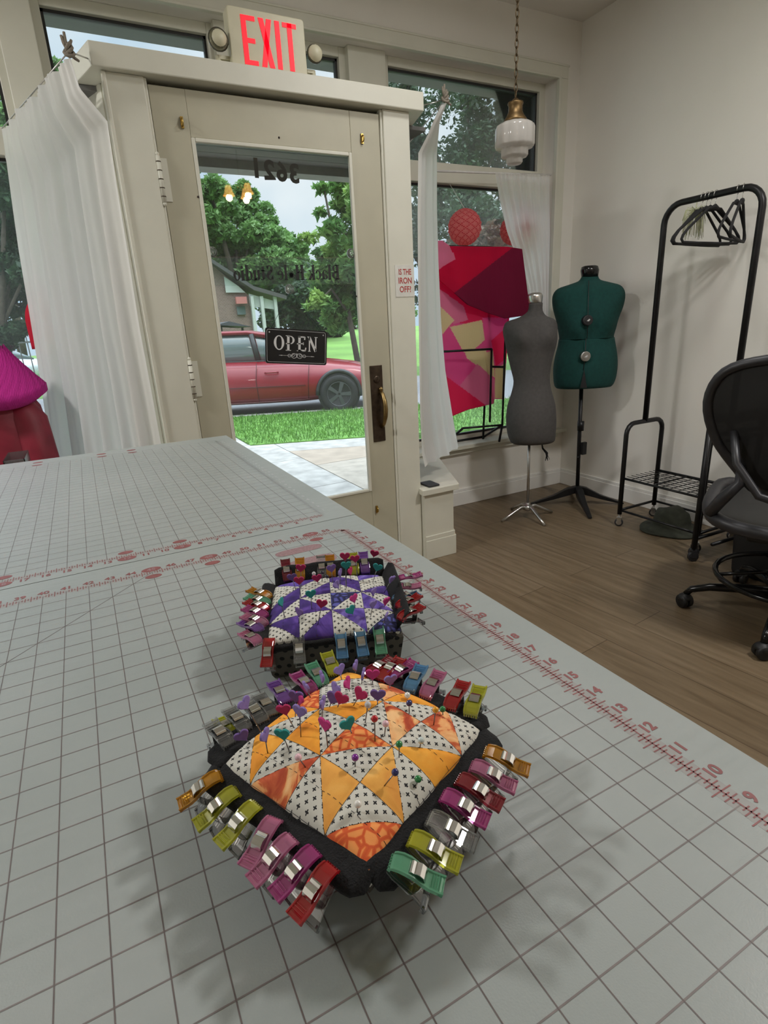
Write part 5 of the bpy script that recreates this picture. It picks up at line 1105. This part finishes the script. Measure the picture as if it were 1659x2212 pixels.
# ================================================================== LEFT WINDOW DISPLAY
co = thing('quilted_coat', 'dark red quilted coat on a stand in the left display window', 'coat', (-.66, 2.86, -.52))
redc = P('red_nylon', (.20, .008, .025), .55, var=.25, scale=9, bump=.5, bscale=18)
m = MB(); R = []
for z, hx, hy in ((-.515, .19, .13), (-.42, .22, .16), (-.25, .235, .17), (-.05, .22, .16), (.05, .205, .15), (.12, .17, .13), (.16, .11, .09), (.18, .06, .05)):
    R.append([(-.70 + hx * math.cos(a) * (1 + .05 * math.sin(7 * a + z * 9)), 2.86 + hy * math.sin(a) * (1 + .05 * math.sin(5 * a)), z + .01 * math.sin(3 * a)) for a in [2 * PI * k / 48 for k in range(48)]])
m.rings(R, 0, True); bd = m.build('coat_body', redc, co)
m = MB(); m.tube([(-.60, 2.82, .12), (-.54, 2.79, .0), (-.53, 2.77, -.20), (-.54, 2.76, -.46)], [.06, .075, .075, .065], 14); m.build('sleeve', redc, co)
kn = knitm('knit_magenta', (.50, .015, .25), .15)
m = MB(); R = []
for k in range(19):
    t_ = k / 18; z = .285 - .16 * t_; r_ = .035 + .165 * t_ ** 1.1; 
    R.append([(-.645 + r_ * 1.0 * math.cos(a) + .05 * (1 - t_), 2.83 + r_ * .82 * math.sin(a), z + .018 * math.sin(2 * a + 1) + (.004 * math.sin(a * 26 + t_ * 26))) for a in [2 * PI * q / 120 for q in range(120)]])
R += [[(-.645 + .20 * math.cos(a), 2.83 + .165 * math.sin(a), .10 + .02 * math.sin(2 * a + 1)) for a in [2 * PI * q / 120 for q in range(120)]], [(-.645 + .17 * math.cos(a), 2.83 + .14 * math.sin(a), .08 + .02 * math.sin(2 * a + 1)) for a in [2 * PI * q / 120 for q in range(120)]]]
m.rings(R, 0, True); tag(m.build('knit_cowl', kn, loc=(-.645, 2.83, .10)), 'chunky magenta knitted cowl around the neck of the red coat', 'scarf')
m = MB(); R = []
bc = onY(103, 695, 3.165)
for k in range(14):
    t_ = k / 13; R.append([(bc.x + .085 * (math.sqrt(min(1, t_ * 1.9 + .002) * (2 - min(1, t_ * 1.9 + .002)))) * (1 + .02 * math.sin(14 * a)) * math.cos(a), bc.y + .05 * (math.sqrt(min(1, t_ * 1.9 + .002) * (2 - min(1, t_ * 1.9 + .002)))) * (1 + .02 * math.sin(14 * a)) * math.sin(a), bc.z + .115 - .23 * t_) for a in [2 * PI * q / 84 for q in range(84)]])
m.rings(R, 0, True); bh = thing('knit_beanie', 'red knitted beanie hanging in the left window behind the long curtain', 'hat', tuple(bc))
m.build('cap', knitm('knit_red', (.70, .015, .05), .25), bh); MB().tube([bc + Vector((0, 0, .115)), (bc.x - .02, 3.225, 1.10)], .0012, 5).build('thread', MATS['white_thread'], bh)
sd = thing('side_table', 'small low display table behind the far end of the cutting table', 'table', (-.78, 2.12, FL))
MB().box(-1.1, -.50, 1.95, 2.30, -.145, -.12).build('table_top', MATS['white_melamine'], sd)
for x in (-1.08, -.54):
    for y in (1.97, 2.26): MB().box(x, x + .025, y, y + .025, FL, -.145).build('leg', MATS['white_melamine'], sd)
ch_ = thing('card_holder', 'white angled card holder at the left edge behind the far mat', 'card holder', (-.63, 2.10, -.12))
m = MB(); m.add([(-.66, 2.05, -.12), (-.585, 2.05, -.12), (-.60, 2.10, .02), (-.665, 2.10, .02), (-.66, 2.062, -.12), (-.585, 2.062, -.12), (-.60, 2.112, .02), (-.665, 2.112, .02)], [(0, 1, 2, 3), (7, 6, 5, 4), (0, 4, 5, 1), (1, 5, 6, 2), (2, 6, 7, 3), (3, 7, 4, 0)]); m.box(-.66, -.575, 2.05, 2.20, -.12, -.112); m.build('stand', P('white_acrylic', (.78, .78, .78), .25), ch_)
m = MB(); m.box(-.65, -.607, 2.044, 2.047, -.09, -.035); m.build('card', MATS['card_white'], ch_)
ac = thing('acrylic_box', 'clear acrylic box beside the white card holder behind the far mat', 'box', (-.56, 2.16, -.12)); m = MB(); bx = (-.572, -.515, 2.10, 2.26, -.12, -.035)
m.box(bx[0], bx[1], bx[2], bx[2] + .003, bx[4], bx[5]); m.box(bx[0], bx[1], bx[3] - .003, bx[3], bx[4], bx[5]); m.box(bx[0], bx[0] + .003, bx[2], bx[3], bx[4], bx[5]); m.box(bx[1] - .003, bx[1], bx[2], bx[3], bx[4], bx[5]); m.build('walls', plastic('acrylic_thick', (.72, .72, .74), .5, .16), ac)
# ================================================================== CHANDELIER BEHIND THE CAMERA (it is mirrored in the door glass)
cc = Vector((1.33, -.86, 1.60)); cdl = thing('chandelier', 'small three armed brass chandelier with amber bell shades behind the viewer', 'chandelier', (1.33, -.86, 1.975))
MB().tube([cc, (cc.x, cc.y, 1.975)], .006, 8).lathe([(.03, -.02), (.035, 0), (.015, .03)], 16, tuple(cc)).build('stem', brass, cdl)
amber = glow('amber_shade', (1, .50, .12), 4.5); bulbm = glow('warm_bulb', (1, .85, .6), 12)
for k, a in enumerate((0, 120, 240)):
    d = Vector((math.cos(math.radians(a + 190)), math.sin(math.radians(a + 190)), 0)); e = cc + d * .11
    arm_ = MB().tube([cc, cc + d * .06 + Vector((0, 0, .03)), e], .005, 8).build('arm', brass, cdl)
    MB().lathe([(.022, .0), (.030, -.02), (.036, -.05), (.055, -.085), (.053, -.085), (.033, -.05), (.020, -.002)], 20, tuple(e)).build('shade', amber, arm_)
    MB().ball(e + Vector((0, 0, -.055)), .018, 12).build('bulb', bulbm, arm_)
    light('bulb_light', 'POINT', tuple(e + Vector((0, 0, -.10))), 1.2, (1, .82, .58), shadow_soft_size=.03)
for i, p in enumerate(FILL_LAMPS):  # disc housings for the added, unseen fill lamps
    t_ = thing('ceiling_light', ['round white flush ceiling light left of the viewer near the windows', 'round white flush ceiling light behind and left of the viewer', 'round white flush ceiling light right of the viewer near the rack', 'round white flush ceiling light far behind the viewer near the back wall', 'round white flush ceiling light above the dress forms and garment rack'][i], 'ceiling light', (p[0], p[1], 1.975), 'flush ceiling lights')
    MB().lathe([(.19, 1.975), (.19, 1.955), (.175, 1.935), (.17, 1.935)], 28, (p[0], p[1], 0)).build('housing', trimw, t_)
# ================================================================== OUTSIDE: CAR, HOUSE, TREES
carP = Vector((3.52, 9.05, GZ - .05)); car = thing('parked_car', 'red hatchback parked at the curb outside the shop door', 'car', tuple(carP), local=True); car.rotation_euler.z = A20
redp = P('car_red', (.20, .004, .014), .35, .1, var=.05, scale=2, Coat_Weight=.35); cglass = P('car_glass', (.10, .13, .13), .05, var=.05, Coat_Weight=.8); tyre = P('tyre', (.012, .012, .012), .8); rimm = P('dark_alloy', (.10, .10, .11), .35, .6)
# local: x forward (front wheel at 0), rear wheel at -2.65, y=0 near side, width 1.75 away (+y)
def car_rings(secs, n=18):
    R = []
    for (x, zb, zt, w, yb) in secs:
        r = []
        for k in range(n):
            t = 2 * PI * k / n; c, s_ = math.cos(t), math.sin(t); e = .42
            r.append((x, .82 - math.copysign(abs(c) ** e, c) * w / 2 * (1 - .05 * max(0, s_)), (zb + zt) / 2 + math.copysign(abs(s_) ** e, s_) * (zt - zb) / 2))
        R.append(r)
    return R
body = [(-3.55, .42, .80, 1.2, 0), (-3.45, .30, .92, 1.5, 0), (-3.1, .22, .98, 1.68, 0), (-2.4, .20, .97, 1.74, 0), (-1.2, .19, .93, 1.76, 0), (-.6, .19, .91, 1.76, 0), (-.2, .21, .87, 1.75, 0), (.3, .22, .80, 1.72, 0), (.6, .24, .72, 1.62, 0), (.78, .30, .62, 1.4, 0), (.86, .38, .54, 1.0, 0)]
MB().rings(car_rings(body)).build('body', redp, car)
cab = [(-3.3, .88, .93, 1.30, 0), (-3.0, .88, 1.10, 1.28, 0), (-2.6, .86, 1.33, 1.24, 0), (-2.0, .86, 1.41, 1.22, 0), (-1.45, .86, 1.40, 1.22, 0), (-1.0, .86, 1.30, 1.26, 0), (-.6, .86, 1.10, 1.32, 0), (-.25, .84, .90, 1.36, 0)]
MB().rings(car_rings(cab)).build('glasshouse', cglass, car)
m = MB(); R = []
for (x, z, w) in [(-3.25, .99, 1.26), (-3.0, 1.13, 1.24), (-2.6, 1.35, 1.20), (-2.0, 1.43, 1.18), (-1.45, 1.42, 1.18), (-1.05, 1.33, 1.22)]: R.append([(x, .82 + w / 2 * f, z - .05 * abs(f) ** 4 - (.02 if g else 0)) for g in (0, 1) for f in ((-1, -.8, -.4, 0, .4, .8, 1) if not g else (1, .8, .4, 0, -.4, -.8, -1))])
m.rings(R, 0, True); m.build('roof', redp, car)
m = MB()
for y in (.205, 1.435):
    m.tube([(-.22, y - .0, .90), (-1.02, y + .02, 1.31), (-1.45, y + .02, 1.385), (-2.0, y + .02, 1.395), (-2.6, y + .02, 1.31), (-3.2, y, .98)], .028, 6)
m.tube([(-1.30, .20, .88), (-1.38, .22, 1.36)], .05, 6, flat=.5)
m.build('window_surround', [redp], car)
MB().tube([(-1.30, .188, .88), (-1.38, .205, 1.36)], .045, 6, flat=.4).tube([(-.22, -.015, .90), (-3.1, -.02, .97)], .008, 6).build('black_pillar', blackp, car)
m = MB(); m.tube([(-.52, -.062, .25), (-.50, -.062, .55), (-.46, -.055, .86)], .006, 5); m.tube([(-1.34, -.065, .24), (-1.36, -.065, .6), (-1.32, -.055, .9)], .006, 5); m.tube([(-.55, -.068, .50), (-3.2, -.055, .54)], .006, 5); m.tube([(-.5, -.062, .26), (-3.0, -.064, .26)], .012, 5); m.build('door_seams', P('seam_dark', (.05, .004, .006), .5), car)
MB().tube([(-1.20, -.062, .735), (-1.16, -.092, .74), (-1.02, -.092, .74), (-.98, -.062, .735)], .014, 8).build('door_handle', redp, car)
for wx in (0, -2.65):
    for wy in (-.015, 1.62):
        M = Matrix.Translation((wx, wy, .32)) @ Matrix.Rotation(PI / 2, 4, 'X'); m = MB()
        m.lathe([(.20, -.09), (.29, -.095), (.315, -.07), (.315, .07), (.29, .095), (.215, .10), (.205, .085)], 32, M=M); tw = m.build('tyre', tyre, car)
        m = MB(); m.lathe([(.205, .08), (.205, .095), (.195, .09), (.19, .05), (.001, .04)], 32, M=M)
        for k in range(5):
            a = 2 * PI * k / 5; q = Matrix.Rotation(a, 4, 'Z'); m.prism([(.02, -.022), (.195, -.035), (.195, .035), (.02, .022)], .05, .09, 0, M @ q)
        m.build('alloy_wheel', rimm, tw)
    m = MB(); m.tube([(wx + .36 * math.cos(math.radians(a)), -.062, .33 + .37 * math.sin(math.radians(a))) for a in range(-10, 191, 12)], .035, 6, flat=.8); m.lathe([(.001, 0), (.36, 0), (.36, -.06), (.001, -.06)], 28, M=Matrix.Translation((wx, -.062, .33)) @ Matrix.Rotation(PI / 2, 4, 'X'), smooth=False); m.build('wheel_arch', blackp, car)
wc = onY(92, 762, 22); wcar = thing('parked_car', 'pale silver car far off beyond the left display window', 'car', (wc.x, 22, -1.0), local=True); wcar.rotation_euler.z = .3
silv = P('car_silver', (.55, .58, .60), .25, .3)
MB().rings(car_rings(body)).build('body', silv, wcar); MB().rings(car_rings(cab)).build('glasshouse', cglass, wcar)
# house across the street
hb = thing('brick_house', 'red brick house with grey gable roof and white porch across the street', 'house', (5.5, 25, -1.0))
def brickm():
    m, N, L, b = new('house_brick'); t = N.new('ShaderNodeTexCoord'); mp = N.new('ShaderNodeMapping'); mp.inputs['Rotation'].default_value = (PI / 2, 0, 0); br = N.new('ShaderNodeTexBrick'); br.inputs['Scale'].default_value = 4.5; br.inputs['Color1'].default_value = (.17, .10, .085, 1); br.inputs['Color2'].default_value = (.22, .135, .115, 1); br.inputs['Mortar'].default_value = (.28, .25, .23, 1); br.inputs['Mortar Size'].default_value = .02
    L.new(t.outputs['Object'], mp.inputs[0]); L.new(mp.outputs[0], br.inputs['Vector']); L.new(br.outputs['Color'], b.inputs['Base Color']); b.inputs['Roughness'].default_value = .9; return m
hw = onY(548, 700, 25); hl = hw.x - 5.5
MB().prism([(1.2, -1.05), (hw.x, -1.05), (hw.x, 1.75), (5.25, 2.95), (3.9, 4.08), (1.2, 1.9)], -28.5, -25, 0, Matrix(((1, 0, 0, 0), (0, 0, -1, 0), (0, 1, 0, 0), (0, 0, 0, 1)))).build('brick_wall', brickm(), hb)
def hp(x, y, Y=24.9): q = onY(x, y, Y); return (q.x, q.y, q.z)
m = MB(); roof = P('shingle_grey', (.08, .075, .075), .8)
for (a, b_) in ((hp(458, 572), hp(545, 628)), (hp(545, 628), hp(615, 648)), ((3.9, 24.9, 4.15), hp(458, 572)), ((.7, 24.9, 1.55), (3.9, 24.9, 4.15))):
    a = Vector(a); b_ = Vector(b_); m.add([a + Vector((0, -.3, 0)), b_ + Vector((0, -.3, 0)), b_ + Vector((0, -.3, .16)), a + Vector((0, -.3, .16)), a + Vector((0, 3.9, 0)), b_ + Vector((0, 3.9, 0)), b_ + Vector((0, 3.9, .16)), a + Vector((0, 3.9, .16))], [(0, 1, 2, 3), (7, 6, 5, 4), (3, 2, 6, 7), (1, 0, 4, 5), (0, 3, 7, 4), (1, 5, 6, 2)])
m.build('roof', roof, hb)
white = P('house_white', (.48, .50, .48), .6)
m = MB(); p1 = Vector(hp(537, 634)); p2 = Vector(hp(592, 650)); m.add([p1, p2, p2 + Vector((0, 0, -.35)), p1 + Vector((0, 0, -.5))], [(0, 1, 2, 3)]); 
for x0 in (540, 561, 590): a = Vector(hp(x0, 640, 24.8)); m.box(a.x, a.x + .13, 24.75, 24.9, -1.0, a.z)
a = Vector(hp(488, 632)); b_ = Vector(hp(530, 632)); m.add([a, b_, b_ + Vector((-.25, 0, .25)), a + Vector((0, 0, .62))], [(0, 1, 2, 3)])
m.build('white_trim', white, hb)
m = MB(); a = Vector(hp(511, 650, 24.85)); m.box(a.x - .05, a.x + .40, 24.7, 24.85, a.z - .12, a.z + .15); m.build('awning', P('awning_red', (.45, .16, .15), .7), hb)
MB().box(Vector(hp(512, 668)).x, Vector(hp(530, 668)).x, 24.9, 24.98, Vector(hp(512, 680)).z, Vector(hp(512, 662)).z).build('window', cglass, hb)
sh_ = thing('picnic_shelter', 'small low shelter with dark roof in front of the brick house', 'shelter', (hp(495, 710, 20)[0], 20, -1.0)); m = MB()
a, b_, c_ = Vector(hp(466, 702, 20)), Vector(hp(495, 694, 20)), Vector(hp(545, 706, 20)); m.add([a, b_, c_, a + Vector((0, 2, 0)), b_ + Vector((0, 2, 0)), c_ + Vector((0, 2, 0))], [(0, 1, 4, 3), (1, 2, 5, 4), (0, 2, 1), (3, 4, 5)]); m.build('roof', P('shelter_roof', (.05, .05, .06), .7), sh_)
m = MB(); [m.box(v.x + d_, v.x + d_ + .07, 20.3, 20.37, -1.0, v.z) for v, d_ in ((a, .2), (c_, -.3))]; m.build('posts', blackp, sh_)
# fence beyond the street, seen in the left window
fn = MB(); 
for k in range(40): fn.box(-9 + k * .22, -8.97 + k * .22, 19.9, 19.93, -1.05, .55)
for z in (-.8, .35): fn.box(-9, -.3, 19.88, 19.95, z, z + .05)
tag(fn.build('picket_fence', P('fence_dark', (.10, .10, .10), .7), loc=(-5, 19.9, -1.05)), 'dark picket fence far off beyond the left window', 'fence')
# trees: every leaf a small face, trunk and limbs
def leafm(name, cols, tr=.35):
    m, N, L, b = new(name); t = N.new('ShaderNodeTexCoord'); n = N.new('ShaderNodeTexNoise'); n.inputs['Scale'].default_value = 1.3; n.inputs['Detail'].default_value = 6; L.new(t.outputs['Object'], n.inputs[0])
    col = ramp(N, L, n.outputs['Fac'], [(.35, cols[0]), (.5, cols[1]), (.65, cols[2])]); L.new(col, b.inputs['Base Color']); b.inputs['Roughness'].default_value = .55
    tl = N.new('ShaderNodeBsdfTranslucent'); L.new(col, tl.inputs[0]); mx = N.new('ShaderNodeMixShader'); mx.inputs[0].default_value = tr; L.new(b.outputs[0], mx.inputs[1]); L.new(tl.outputs[0], mx.inputs[2]); L.new(mx.outputs[0], N['Material Output'].inputs[0]); MATS[name] = m; return m
lf = [leafm('leaf_mid', [(.07, .15, .04), (.135, .26, .07), (.22, .38, .12)]), leafm('leaf_near', [(.045, .13, .03), (.10, .23, .05), (.26, .40, .09)]), leafm('leaf_dark', [(.014, .034, .014), (.027, .065, .024), (.05, .105, .042)]), leafm('leaf_plum', [(.05, .03, .02), (.10, .05, .03), (.10, .10, .03)])]
bark = P('bark', (.07, .055, .04), .9, var=.3, scale=12)
def tree(label, Y, clumps, nleaf, size, mat, trunk=None, long=1.3, seed=1, name='tree', group='trees outside the shop windows'):
    """clumps: photo x, y, radius in pixels -> ellipsoids of leaves at depth Y"""
    r = random.Random(seed); pts = []
    for c in clumps:
        p = onY(c[0], c[1], Y + r.uniform(-.06, .06) * Y); rad = (onY(c[0] + c[2], c[1], Y) - onY(c[0], c[1], Y)).length; pts.append((p, rad, rad * (c[3] if len(c) > 3 else .8)))
    bp_ = pts[0][0] if trunk is None else onY(trunk, 700, Y); base = Vector((bp_.x, Y, GZ)); t = thing(name, label, 'tree', tuple(base), group)
    m = MB(); tot = sum(p[1] * p[2] for p in pts)
    V = []; F = []
    for (c, rx, rz) in pts:
        k = int(nleaf * rx * rz / tot); sub = [(Vector((r.gauss(0, 1), r.gauss(0, 1), r.gauss(0, 1))).normalized() * r.uniform(.25, .9), r.uniform(.22, .42)) for _ in range(14)]
        for _ in range(k):
            s0, sr = r.choice(sub); v = Vector((r.gauss(0, 1), r.gauss(0, 1), r.gauss(0, 1))).normalized() * (r.random() ** .35 * sr) + s0
            p = c + Vector((v.x * rx, v.y * rx * .8, v.z * rz)); d = Vector((r.uniform(-1, 1), r.uniform(-1, 1), r.uniform(-.9, .5))).normalized(); n_ = d.cross(Vector((r.uniform(-1, 1), r.uniform(-1, 1), r.uniform(-1, 1)))).normalized(); s_ = size * r.uniform(.6, 1.3)
            b0 = len(V); V += [p - d * s_ * long * .5, p + n_ * s_ * .32, p + d * s_ * long * .5, p - n_ * s_ * .32]; F.append((b0, b0 + 1, b0 + 2, b0 + 3))
    m.add(V, F); m.build('foliage', mat, t)
    m = MB(); topc = max(pts, key=lambda q: q[0].z)[0]; mid = base.lerp(topc, .55); tr = max(.04, .0055 * Y)
    m.tube([base - Vector((0, 0, .1)), base.lerp(mid, .5), mid, topc], [tr * 1.2, tr, tr * .8, tr * .3], 8)
    for (c, rx, rz) in pts[:8]: m.tube([mid.lerp(base, .3), mid.lerp(c, .5) + Vector((0, 0, .1 * rz)), c], [tr * .5, tr * .35, tr * .15], 6)
    m.build('trunk', bark, t); return t
tree('tall green tree behind the brick house, left side of the door glass', 38, [(465, 450, 60), (520, 540, 90), (600, 560, 85), (450, 395, 55), (520, 450, 62), (575, 500, 60), (450, 560, 70), (480, 620, 70), (560, 620, 80), (640, 600, 70), (620, 540, 60), (430, 480, 60), (500, 500, 70), (660, 660, 60)], 52000, .30, lf[0], trunk=540, seed=2)
tree('mid green tree left of the road behind the OPEN sign', 33, [(640, 690, 70), (690, 640, 70), (700, 700, 60), (620, 660, 50)], 12000, .22, lf[2], trunk=680, seed=7)
tree('glossy broad leaved tree nearest the sidewalk, right side of the door glass', 12.5, [(750, 440, 44), (760, 520, 62), (705, 560, 44), (720, 610, 55), (770, 640, 60), (735, 680, 46), (690, 650, 30), (790, 560, 60), (700, 408, 26, .5), (665, 515, 26, .5), (690, 460, 22, .5), (800, 450, 60), (730, 400, 30), (740, 570, 60), (760, 600, 60), (700, 600, 40), (715, 500, 30)], 15000, .115, lf[1], trunk=775, long=1.9, seed=5)
tree('dark leafy tree filling the upper part of the right window', 21, [(1000, 290, 110), (1100, 260, 95), (900, 260, 90), (1060, 350, 90), (950, 400, 90), (1180, 320, 100), (880, 350, 80), (860, 190, 60), (1010, 200, 60)], 22000, .17, lf[2], trunk=1020, seed=9)
tree('dark shrubby tree behind the paper balls in the right window', 14.5, [(960, 470, 80), (1060, 460, 90), (1150, 500, 90), (880, 500, 70), (1100, 560, 90), (960, 580, 90), (1000, 640, 80)], 20000, .13, lf[2], trunk=1040, seed=12)
tree('plum and brown leaved bush low in the right window', 9.9, [(990, 510, 30), (1060, 510, 34), (1110, 520, 34), (1040, 560, 60), (1000, 600, 60)], 5000, .09, lf[3], trunk=1050, seed=15, name='bush')
tree('dark green tree in the lower left window pane', 16, [(10, 420, 90), (60, 500, 90), (-60, 480, 90), (20, 580, 80), (90, 600, 80), (-60, 620, 90), (40, 660, 70), (20, 725, 60), (110, 700, 60), (-40, 720, 60)], 30000, .15, lf[2], trunk=-50, seed=21)
tree('hazy green tree at the upper left window pane', 34, [(0, 170, 60), (40, 240, 60), (-60, 150, 80), (105, 150, 30), (110, 260, 60), (10, 300, 80)], 16000, .26, lf[0], trunk=30, seed=23)
tree('wide green tree farther left behind the street, mostly hidden by the long curtain', 62, [(120, 560, 90), (250, 520, 110), (360, 560, 100), (300, 430, 90), (180, 450, 90), (400, 480, 80)], 16000, .42, lf[0], trunk=250, seed=31)
tree('distant green tree on the lawn right of the OPEN sign', 60, [(745, 700, 40), (790, 690, 50), (840, 700, 60), (700, 705, 30)], 5000, .5, lf[0], trunk=760, seed=25)
m = MB(); lawn2 = P('lawn_rise', (.14, .27, .05), .95, var=.2, scale=.5)
R = []
for k in range(13):
    x = 6 + k * 4.0; R.append([(x, 17, -1.1), (x, 24, -.95 + .25 * math.sin(k * .9)), (x, 34, -.35 + .3 * math.sin(k * .7 + 1)), (x, 60, .1)])
m.grid(R, smooth=True); tag(m.build('lawn_slope', lawn2), kind='structure')
